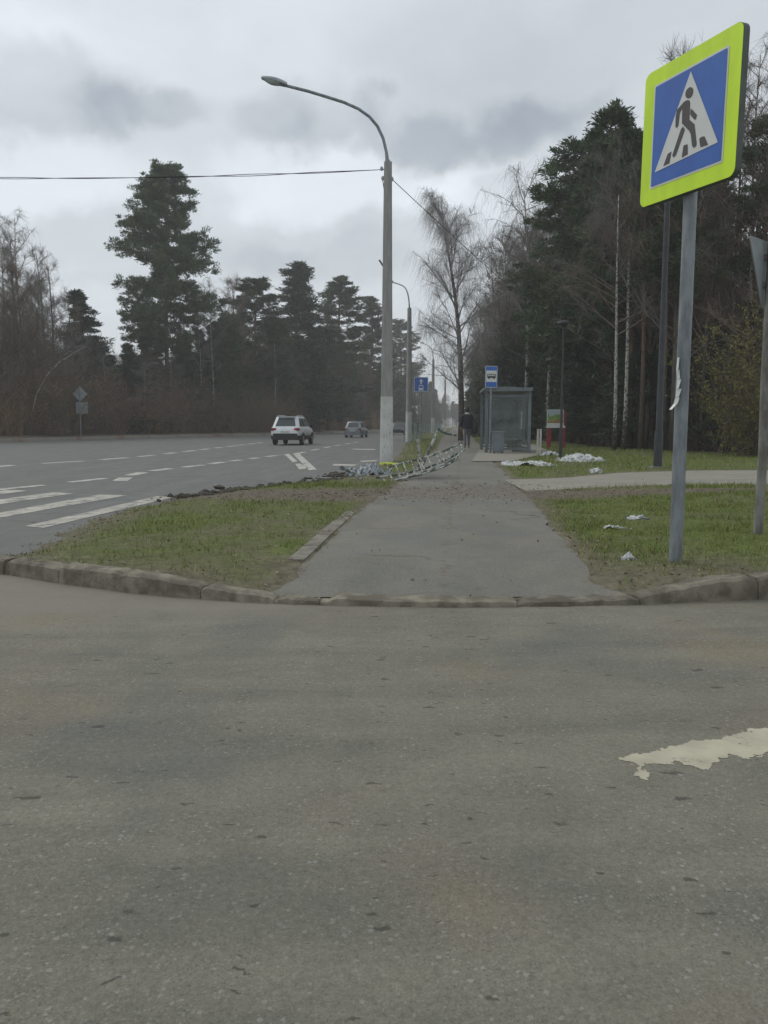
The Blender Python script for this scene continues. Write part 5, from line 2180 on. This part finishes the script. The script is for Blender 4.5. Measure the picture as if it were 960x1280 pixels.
# ---- dirty white crusts on the grass
def heap(name, label, x, y, lx, ly, h, seed, rotz=0, group=None, mat='snow', cat='snow patch'):
    nxh, nyh = 46, 30
    xs, ys = np.meshgrid(np.linspace(-1, 1, nxh), np.linspace(-1, 1, nyh), indexing='ij')
    r = np.hypot(xs, ys)
    nz = fbm(xs + seed * 3.1, ys + seed * 1.7, 2.2, 200 + seed, 5)
    n2 = fbm(xs * lx * 3 + seed, ys * ly * 3, 5.0, 300 + seed, 3)
    hgt = np.clip(1.05 - r * 1.05 + 2.6 * (nz - .5), 0, 1) ** .7 * (.25 + 1.2 * n2)
    m = hgt > .16
    V = np.stack([xs * lx / 2, ys * ly / 2, np.where(m, hgt * h, -.03)], -1).reshape(-1, 3)
    id_ = np.arange(nxh * nyh).reshape(nxh, nyh)
    F = np.stack([id_[:-1, :-1], id_[1:, :-1], id_[1:, 1:], id_[:-1, 1:]], -1).reshape(-1, 4)
    anym = (m[:-1, :-1] | m[1:, :-1] | m[1:, 1:] | m[:-1, 1:]).reshape(-1)
    me_ = mesh_np(name, V, F[anym], MT[mat])
    o = link(bpy.data.objects.new(name, me_))
    z = float(landz(np.array([x]), np.array([y]))[0][0])
    o.location = (x, y, z)
    o.rotation_euler.z = rotz
    return tag(o, label, cat, group)


def hp(px, py):
    p = at(px, py, .14)
    return p.x, p.y


heap('snow_patch', 'ragged white patch on the grass edge in front of the bus shelter', *hp(662, 580.5), 1.5, 1.1, .11, 1, -.2)
heap('snow_patch', 'largest white heap on the grass under the thin dark lamp post', *hp(721, 576), 1.75, 1.2, .22, 2, .1)
heap('snow_patch', 'small white lump beside the foot of the white post pair', *hp(686, 569), .7, .5, .16, 3)
heap('snow_patch', 'tiny white scrap at the grass edge by the path below the largest heap', *hp(745, 590), .30, .3, .11, 4)
heap('snow_patch', 'flat white scrap on the near grass, upper one of two left of the sign post', *hp(797, 648), .26, .16, .05, 5)
heap('snow_patch', 'flat grey-white scrap on the near grass, lower one of two left of the sign post', *hp(770, 659), .32, .14, .04, 6, -.3)
heap('snow_patch', 'small pale crumb on the near grass closest to the front kerb', *hp(785, 697), .12, .12, .05, 7)
heap('rubbish_heap', 'grey-blue rubbish heap lying at the foot of the concrete lamp post', *hp(462, 592), 1.0, .7, .24, 8, .2, cat='rubbish heap', mat='rubbish')

# lime plastic sheet beside the lamp foot
mb = MB()
q = at(487, 580, .12)
q.z = float(landz(np.array([q.x]), np.array([q.y]))[0][0]) - .05
ringsn = []
rgl = random.Random(3)
for k in range(9):
    s = k / 8
    ringsn.append([(q.x - .28 + .62 * s, q.y + v * .22 * (1 - abs(s - .5)), q.z + .06 + .05 * rgl.random() + (.03 if v == 0 else 0)) for v in (-1, -.4, 0, .5, 1)])
mb.loft(ringsn, close=False, cap=False)
o = mb.build('plastic_sheet', MT['lime'])
sm = o.modifiers.new('thick', 'SOLIDIFY')
sm.thickness = .01
tag(o, 'crumpled lime yellow plastic lying beside the concrete lamp post', 'plastic sheet')


# ---- collapsed fence by the lamp post
MT['chipped'] = None
m_, tt, b_ = material('chipped_fence_paint')
Pn = tt.node('ShaderNodeTexCoord').outputs['Object']
nz_ = tt.noise(Pn, 7.5, 4, .6)
c_ = tt.mix(tt.ramp(nz_, .46, .53), (.055, .085, .072), (.36, .375, .35))
c_ = tt.mix(tt.ramp(tt.noise(Pn, 17, 3), .58, .64), c_, (.10, .065, .045))
tt.put(b_.inputs['Base Color'], c_)
b_.inputs['Roughness'].default_value = .7
MT['chipped'] = m_


def curve_pts(pp_, n=7, wob=.02, seed=0):
    rg = random.Random(seed)
    out = []
    for (a, b) in zip(pp_, pp_[1:]):
        for k in range(n):
            q = a.lerp(b, k / n)
            out.append(q + Vector((rg.gauss(0, wob), rg.gauss(0, wob), rg.gauss(0, wob))) * (0 if k == 0 else 1))
    out.append(pp_[-1])
    return out


def fence_panel(label, top, bot, n_bars, seed, r=.021):
    c = top[0]
    t = thing('broken_fence', label, 'broken fence', c)
    A = curve_pts(top, 6, .004, seed)
    B_ = curve_pts(bot, 6, .004, seed + 1)
    for pp_ in (A, B_):
        mb = MB()
        mb.tube([q - c for q in pp_], r, 7)
        mb.build('rail', MT['chipped'], t, smooth=True)
    rg = random.Random(seed)
    for k in range(n_bars):
        f = (k + .5 + rg.uniform(-.12, .12)) / n_bars
        a, b = A[int(f * (len(A) - 1))], B_[int(f * (len(B_) - 1))]
        m_ = a.lerp(b, .5) + Vector((rg.gauss(0, .008), rg.gauss(0, .008), rg.gauss(0, .012)))
        mb = MB()
        mb.tube([a - c, m_ - c, b - c], r * .62, 6)
        mb.build('bar', MT['chipped'], t, smooth=True)
    return t


fence_panel('collapsed fence panel sagging from the grass up to its raised right end', [pt(484, 584, 16.9), pt(514, 576, 17.1), pt(538, 570, 17.1), pt(561, 561, 17.1), pt(578, 553, 17.1)], [pt(492, 600, 15.7), pt(520, 593, 15.8), pt(545, 585, 15.9), pt(568, 574, 16.1), pt(580, 562, 16.4)], 13, 3)
fence_panel('fence panel lying flattest and nearest on the ground before the raised one', [pt(478, 603, 15.4), pt(505, 598, 15.5), pt(530, 592, 15.6), pt(556, 583, 15.9), pt(574, 573, 16.2)], [pt(470, 597, 16.0), pt(505, 592, 16.2), pt(530, 586, 16.4), pt(556, 576, 16.5), pt(576, 565, 16.6)], 11, 5)
for (a, b), lab in ((((524, 575, 18.4), (522.5, 551, 18.4)), 'upright broken fence post at the back of the collapsed fence'), (((526, 573, 18.7), (548, 537, 19.2)), 'fence post leaning right over the collapsed fence'), (((452, 597, 15.6), (427, 585, 15.9)), 'grimy post lying left of the rubbish heap by the lamp')):
    pa, pb = pt(*a), pt(*b)
    pa.z = max(.06, min(pa.z, .2))
    mb = MB()
    mb.tube([Vector((0, 0, -.03)), (pb - pa) * .5 + Vector((.01, .01, .01)), pb - pa], [.034, .034, .032], 8)
    mb.box(pb - pa, (.09, .09, .09), bev=.02)
    tag(mb.build('fence_post', MT['chipped'], None, smooth=True, loc=pa), lab, 'broken fence post')
mb = MB()
pa, pb = pt(548, 538, 19.2), pt(570, 544, 19.6)
mb.tube([Vector((0, 0, 0)), (pb - pa) * .5 + Vector((0, 0, -.02)), pb - pa], .028, 7)
tag(mb.build('fence_rail', MT['chipped'], None, smooth=True, loc=pa), 'bent fence rail sticking out from the top of the leaning post', 'broken fence rail')

# ---- standing railing along the pavement farther on
def railing(path, label):
    P = [Vector((x, y, .1)) for x, y in path]
    s = [0]
    for a, b in zip(P, P[1:]):
        s.append(s[-1] + (b - a).length)

    def at_(d):
        for i in range(len(P) - 1):
            if d <= s[i + 1] or i == len(P) - 2:
                return P[i].lerp(P[i + 1], (d - s[i]) / (s[i + 1] - s[i]))
    t = thing('railing', label, 'railing', P[0])
    o = P[0]
    n = int(s[-1] / 2.6)
    posts = [at_(s[-1] * i / n) for i in range(n + 1)]
    for q in posts:
        mb = MB()
        mb.box(q - o + Vector((0, 0, .62)), (.08, .08, 1.28), bev=.01)
        mb.build('post', MT['green_rail'], t)
    for z in (.32, 1.12):
        mb = MB()
        mb.tube([q - o + Vector((0, 0, z)) for q in posts], .03, 6)
        mb.build('rail', MT['green_rail'], t, smooth=True)
    for i, (a, b) in enumerate(zip(posts, posts[1:])):
        mb = MB()
        for k in range(1, 8):
            q = a.lerp(b, k / 8) - o
            mb.tube([q + Vector((0, 0, .32)), q + Vector((0, 0, 1.12))], .014, 5)
        mb.build('bars', MT['white_paint'] if i % 2 else MT['green_paint'], t)
    return t


MT['green_rail'] = simple('pale_green_railing', (.30, .37, .35), (.10, .17, .15), 2.5, .6)
railing([(pt(506, 531, 58).x, 58), (pt(522, 531, 80).x, 80), (pt(538, 531, 112).x, 112), (pt(552, 531, 165).x, 165)], 'white and green railing running along the far part of the sidewalk')
q = at(519.5, 549, .1)
mb = MB()
mb.box((0, 0, .62), (.14, .12, 1.3), bev=.02)
mb.box((0, 0, 1.30), (.17, .15, .06), bev=.015)
tag(mb.build('bollard', MT['green_rail'], None, loc=(pt(519.5, 531, 54).x, 54, .08)), 'pale square post standing just right of the second lamp post', 'post')


# ---- vehicles
def make_car(name, label, cat, loc, yaw, Lc, Wc, Hc, paint, kind='suv', lower='black'):
    t = thing(name, label, cat, loc, yaw)
    k = Lc / 4.4
    hw = Wc / 2
    belt = Hc * (.62 if kind == 'suv' else .60)
    zb = .30 if kind == 'suv' else .22
    zl = zb + .22
    body, low = MB(), MB()

    def ring(y, top, w_, zbot):
        ys = y * k
        pts_ = [(w_ * .90, zbot), (w_ * .985, zbot + .10), (w_, zbot + (top - zbot) * .45), (w_ * .985, zbot + (top - zbot) * .72), (w_ * .93, top - .035), (w_ * .84, top)]
        return [(x, ys, z) for x, z in pts_] + [(-x, ys, z) for x, z in reversed(pts_)]
    st = [(-2.20, belt * .86, .80), (-2.16, belt * .97, .90), (-2.05, belt * 1.02, .965), (-1.5, belt * 1.03, 1.0), (-.4, belt * 1.02, 1.0), (.7, belt, 1.0), (1.15, belt * .97, .99), (1.6, belt * .93, .965), (2.0, belt * .85, .90), (2.15, belt * .70, .82), (2.2, belt * .58, .74)]
    st[0] = (-2.20, belt * .80, .74)
    st[1] = (-2.17, belt * .93, .86)
    body.loft([ring(y, top, hw * w_, zl) for y, top, w_ in st])
    body.build('body', MT[paint], t, smooth=True)
    low.loft([[(x * 1.004, y * k, z) for x, z in ((hw * w_ * .86, zb), (hw * w_ * .985, zb + .06), (hw * w_ * 1.0, zl + .03), (-hw * w_ * 1.0, zl + .03), (-hw * w_ * .985, zb + .06), (-hw * w_ * .86, zb))] for y, w_ in ((-2.225, .84), (-2.17, .93), (-1.9, .985), (1.7, .98), (2.05, .9), (2.2, .76))])
    if kind == 'suv':
        low.box((0, -2.19 * k, zl + .09), (hw * 1.62, .10, .16), bev=.03)
    low.build('lower_trim', MT[lower], t, smooth=True)
    # cabin
    yr0, yr1 = -2.12, -1.66       # rear glass foot and head
    yf0, yf1 = 1.10, .25
    if kind == 'hatch':
        yr1 = -1.55
    wb, wr = hw * .90, hw * .72
    zb_, zr = belt * .97, Hc - .035
    cab = MB()

    def cr(z, s):
        w_ = wb + (wr - wb) * s
        y0 = yr0 + (yr1 - yr0) * s
        y1 = yf0 + (yf1 - yf0) * s
        c = .16
        return [(x, y * k, z) for x, y in ((w_, y0 + c), (w_, y1 - c), (w_ - c, y1), (-w_ + c, y1), (-w_, y1 - c), (-w_, y0 + c), (-w_ + c, y0), (w_ - c, y0))]
    rr = [cr(zb_, 0), cr(zb_ + (zr - zb_) * .9, .9), cr(zr, 1.0)]
    top_in = [(x * .86, y * .86 - .06, z + .035) for x, y, z in cr(zr, 1.0)]
    cab.loft(rr + [top_in])
    cab.build('cabin', MT[paint], t, smooth=True)

    def on(side_, s, u):
        """a point on a cabin face, s up, u across (0..1)"""
        w_ = wb + (wr - wb) * s
        y0 = (yr0 + (yr1 - yr0) * s) * k
        y1 = (yf0 + (yf1 - yf0) * s) * k
        z = zb_ + (zr - zb_) * s
        if side_ == 'r':
            return Vector((-w_ + .16 + u * (2 * w_ - .32), y0 - .008, z))
        if side_ == 'f':
            return Vector((-w_ + .16 + u * (2 * w_ - .32), y1 + .008, z))
        sx = 1 if side_ == 'R' else -1
        return Vector((sx * (w_ + .008), y0 + .16 + u * (y1 - y0 - .32), z))

    def pane(name, side_, s0, s1, u0, u1, skew=0):
        q = [on(side_, s0, u0), on(side_, s0, u1), on(side_, s1, u1 - skew), on(side_, s1, u0 + skew)]
        n_ = (q[1] - q[0]).cross(q[3] - q[0]).normalized()
        mb = MB()
        inner = [p_ - n_ * .004 for p_ in q]
        mb.add(q + inner, [(0, 1, 2, 3), (4, 7, 6, 5), (0, 4, 5, 1), (1, 5, 6, 2), (2, 6, 7, 3), (3, 7, 4, 0)])
        return mb.build(name, MT['car_glass'], t)
    pane('rear_window', 'r', .14, .88, .02, .98, .02)
    pane('windscreen', 'f', .08, .92, .02, .98, .02)
    for sd_ in 'RL':
        pane('side_window', sd_, .12, .86, .03, .26, .01)
        pane('side_window', sd_, .12, .86, .285, .62)
        pane('side_window', sd_, .12, .86, .645, .97, .02)
    zt = belt * .88
    for sx in (-1, 1):
        mb = MB()
        mb.box((sx * hw * .74, -2.15 * k, zt), (hw * .44, .15, .17 if kind == 'suv' else .17), bev=.04, rot=Matrix.Rotation(-sx * .30, 3, 'Z'))
        mb.build('tail_light', MT['tail_red'], t, smooth=True)
        mb = MB()
        mb.box((sx * hw * .70, 2.10 * k, belt * .68), (hw * .36, .14, .14), bev=.03, rot=Matrix.Rotation(sx * .35, 3, 'Z'))
        mb.build('headlight', MT['lamp_glass'], t, smooth=True)
        m2 = MB()
        m2.box((sx * (hw + .06), .72 * k, belt + .07), (.17, .08, .12), bev=.03)
        m2.build('mirror', MT['black'], t, smooth=True)
    mb = MB()
    mb.box((0, -2.215 * k, zl + (.26 if kind == 'suv' else .20)), (.52, .02, .112), bev=.005)
    mb.build('number_plate', MT['plate'], t)
    rw_ = .34 if kind == 'suv' else .29
    for sx in (-1, 1):
        for y in (-1.32, 1.32):
            ty_ = MB()
            xs = sx * (hw - .10)
            ty_.tube([(xs - .10, y * k, rw_), (xs - .08, y * k, rw_), (xs + .08, y * k, rw_), (xs + .10, y * k, rw_)], [rw_ * .93, rw_, rw_, rw_ * .93], 20)
            o = ty_.build('wheel', MT['rubber'], t, smooth=True)
            rm = MB()
            rm.tube([(xs + sx * .095, y * k, rw_), (xs + sx * .108, y * k, rw_)], [rw_ * .66, rw_ * .60], 16)
            rm.build('rim', MT['rim'], o)
            ar_ = MB()
            rgs = []
            for q in range(13):
                a = PI * q / 12
                rgs.append([(sx * (hw + .004 - .02) + sx * dx, y * k + math.cos(a) * r_, rw_ + math.sin(a) * r_) for dx, r_ in ((0, rw_ * 1.04), (.022, rw_ * 1.05), (.022, rw_ * 1.22), (0, rw_ * 1.23))])
            ar_.loft(rgs)
            ar_.build('wheel_arch', MT['black'], t, smooth=True)
    if kind == 'suv':
        for sx in (-1, 1):
            mb = MB()
            mb.tube([(sx * wr * .86, -1.6 * k, Hc + .0), (sx * wr * .86, -1.45 * k, Hc + .055), (sx * wr * .86, .15 * k, Hc + .055), (sx * wr * .86, .3 * k, Hc - .01)], .022, 6)
            mb.build('roof_rail', MT['rim'], t, smooth=True)
        mb = MB()
        mb.box((0, -1.74 * k, Hc - .02), (wr * 1.7, .22, .03), bev=.01)
        mb.build('spoiler', MT[paint], t)
    mb = MB()
    mb.box((0, -2.17 * k, belt * .70), (.42, .03, .035), bev=.01)
    mb.build('handle', MT['rim'] if kind == 'suv' else MT[paint], t)
    return t


p = at(360, 556.6, 0)
ya = math.atan2(p.x, p.y)
make_car('car', 'white sport utility car with red tail lights driving away on the road', 'car', (p.x + .1, p.y + 2.0, .004), -(ya + rad(13)), 4.45, 1.82, 1.70, 'car_white', 'suv')
p = at(445, 547, 0)
ya = math.atan2(p.x, p.y)
make_car('car', 'silver hatchback ahead of the white car, driving away', 'car', (p.x, p.y + 1.5, .004), -(ya + rad(11)), 3.9, 1.70, 1.50, 'car_silver', 'hatch', 'car_silver')
q = pt(498, 531, 100)
make_car('car', 'dark car on the road just right of the nearest lamp post base', 'car', (q.x, 100, .004), rad(176), 4.3, 1.76, 1.48, 'car_dark', 'hatch', 'black')


# ---- the person on the sidewalk
def person():
    p = at(583.5, 560, .13)
    Y = p.y
    H = (pt(583, 508.5, Y).z - .13)
    t = thing('person', 'person in a black jacket and grey trousers walking on the sidewalk', 'person', (p.x, Y, .13), rad(3))
    s = H / 1.78
    V, E_, R_ = [], [], []

    def v(x, y, z, rx, ry=None, parent=None):
        V.append((x * s, y * s, z * s))
        R_.append((rx * s, (ry or rx) * s))
        if parent is not None:
            E_.append((parent, len(V) - 1))
        return len(V) - 1
    pel = v(0, 0, .95, .150, .115)
    wai = v(0, .0, 1.10, .135, .105, pel)
    che = v(0, .0, 1.30, .165, .12, wai)
    nk0 = v(0, .005, 1.46, .085, .075, che)
    nk1 = v(0, .01, 1.53, .055, .055, nk0)
    hd0 = v(0, .03, 1.60, .070, .080, nk1)
    hd1 = v(0, .025, 1.68, .078, .092, hd0)
    hd2 = v(0, .015, 1.745, .050, .055, hd1)
    for sx, fwd in ((-1, .10), (1, -.10)):
        sh = v(sx * .175, 0, 1.41, .072, .072, che)
        el = v(sx * .235, -.03 + fwd * .3, 1.15, .056, .056, sh)
        wr_ = v(sx * .245, .05 + fwd, .93, .038, .042, el)
        pm = v(sx * .245, .07 + fwd, .86, .034, .040, wr_)
        for k in range(4):
            y0 = .045 + .022 * k
            f1 = v(sx * .243, y0 + fwd, .815, .010, .010, pm)
            f2 = v(sx * .236, y0 + .006 + fwd, .775 + .006 * abs(k - 1.5), .0085, .0085, f1)
            v(sx * .226, y0 + .010 + fwd, .748 + .008 * abs(k - 1.5), .007, .007, f2)
        th = v(sx * .225, .115 + fwd, .835, .011, .011, pm)
        v(sx * .222, .128 + fwd, .80, .009, .009, th)
        hp_ = v(sx * .095, 0, .88, .112, .115, pel)
        kn = v(sx * .105, .05 - fwd * 1.0, .50, .078, .082, hp_)
        an = v(sx * .105, -.01 - fwd * 1.5, .10, .050, .055, kn)
        hl = v(sx * .108, .03 - fwd * 1.5, .050, .045, .045, an)
        v(sx * .118, .15 - fwd * 1.5, .042, .040, .034, hl)
    me_ = bpy.data.meshes.new('body')
    me_.from_pydata(V, E_, [])
    o = bpy.data.objects.new('body', me_)
    COL.objects.link(o)
    md = o.modifiers.new('skin', 'SKIN')
    md.use_smooth_shade = True
    for i, sv in enumerate(me_.skin_vertices[0].data):
        sv.radius = R_[i]
        sv.use_root = i == 0
    sb_ = o.modifiers.new('sub', 'SUBSURF')
    sb_.levels = sb_.render_levels = 1
    bpy.context.view_layer.update()
    ev = o.evaluated_get(bpy.context.evaluated_depsgraph_get())
    fm = bpy.data.meshes.new_from_object(ev)
    bpy.data.objects.remove(o)
    body = bpy.data.objects.new('body', fm)
    fm.materials.clear()
    for k_ in ('skin', 'jacket', 'trousers', 'shoe'):
        fm.materials.append(MT[k_])
    for f in fm.polygons:
        c = f.center / s
        f.use_smooth = True
        if c.z < .115:
            f.material_index = 3
        elif abs(c.x) > .17 and c.z < .90:
            f.material_index = 0
        elif c.z < .93:
            f.material_index = 2
        elif c.z < 1.50:
            f.material_index = 1
        else:
            f.material_index = 0
    link(body, t)
    # jacket hem, hood and hair
    mb = MB()

    def oval(z, rx, ry, y=0, n=16):
        return [(rx * s * math.cos(2 * PI * k / n), (y + ry * math.sin(2 * PI * k / n)) * s, z * s) for k in range(n)]
    mb.loft([oval(.84, .205, .155), oval(.90, .21, .16), oval(1.10, .195, .15), oval(1.30, .215, .155), oval(1.42, .19, .13), oval(1.47, .11, .09)])
    for sx, fwd in ((-1, .10), (1, -.10)):
        mb.tube([Vector(q) * s for q in ((sx * .15, 0, 1.41), (sx * .20, -.01, 1.36), (sx * .245, -.03 + fwd * .3, 1.15), (sx * .25, .045 + fwd, .93))], [.085 * s, .088 * s, .070 * s, .052 * s], 10)
    mb.build('jacket', MT['jacket'], t, smooth=True)
    mb = MB()
    mb.loft([oval(1.45, .115, .095), oval(1.48, .112, .092), oval(1.515, .085, .08), oval(1.53, .07, .07)])
    mb.build('scarf', MT['scarf'], t, smooth=True)
    mb = MB()
    mb.loft([oval(1.55, .068, .05, -.035), oval(1.60, .088, .068, -.025), oval(1.68, .098, .092, -.012), oval(1.74, .080, .080, 0), oval(1.785, .035, .035, .005)])
    mb.build('hair', MT['hair'], t, smooth=True)
    mb = MB()
    for sx in (-1, 1):
        mb.box((sx * .032 * s, .108 * s, 1.665 * s), (.026 * s, .012 * s, .012 * s), bev=.003)
    mb.box((0, .102 * s, 1.575 * s), (.05 * s, .012 * s, .012 * s), bev=.003)
    mb.build('eyes_and_mouth', MT['hair'], t)
    mb = MB()
    mb.prism([(-.014 * s, 0), (.014 * s, 0), (.006 * s, .05 * s), (-.006 * s, .05 * s)], (1, 0, 0), (0, 0, 1), (0, 1, 0), (0, .128 * s, 1.605 * s), .03 * s)
    mb.build('nose', MT['skin'], t)
    # dark bag hanging at the right side
    bg_ = thing('shoulder_bag', 'large dark bag hanging at the right side of the walking person', 'bag', (p.x + .33 * s, Y - .02, .13 + .62 * s), rad(3))
    mb = MB()
    rgz = [(.0, .10, .07), (.06, .13, .10), (.25, .14, .11), (.48, .12, .09), (.56, .05, .04)]
    mb.loft([[(a * s * math.cos(2 * PI * k / 12), b * s * math.sin(2 * PI * k / 12), z * s) for k in range(12)] for z, a, b in rgz])
    mb.build('bag_body', MT['black'], bg_, smooth=True)
    mb = MB()
    mb.tube([Vector(q) * s for q in ((0, -.03, .52), (-.06, -.06, .70), (-.15, -.06, .84), (-.17, 0, .87), (-.13, .07, .80), (-.05, .06, .66), (0, .03, .52))], .016 * s, 6)
    mb.build('strap', MT['black'], bg_, smooth=True)


person()


# ---- thin air volume, added mainly to stand in for lens veil over dark woods
VEIL_HAZE = .0013
hz = MB()
hz.box((0, 240, 15.4), (860, 760, 33.4))
m_, tt, b_ = material('veil_haze')
tt.n.remove(b_)
pv = tt.node('ShaderNodeVolumePrincipled')
pv.inputs['Color'].default_value = (1.0, .985, .955, 1)
pv.inputs['Density'].default_value = VEIL_HAZE
pv.inputs['Anisotropy'].default_value = 0.0
out_ = [n for n in tt.n if n.type == 'OUTPUT_MATERIAL'][0]
tt.link(pv.outputs[0], out_.inputs['Volume'])
tag(hz.build('veil_haze', m_), kind='stuff')
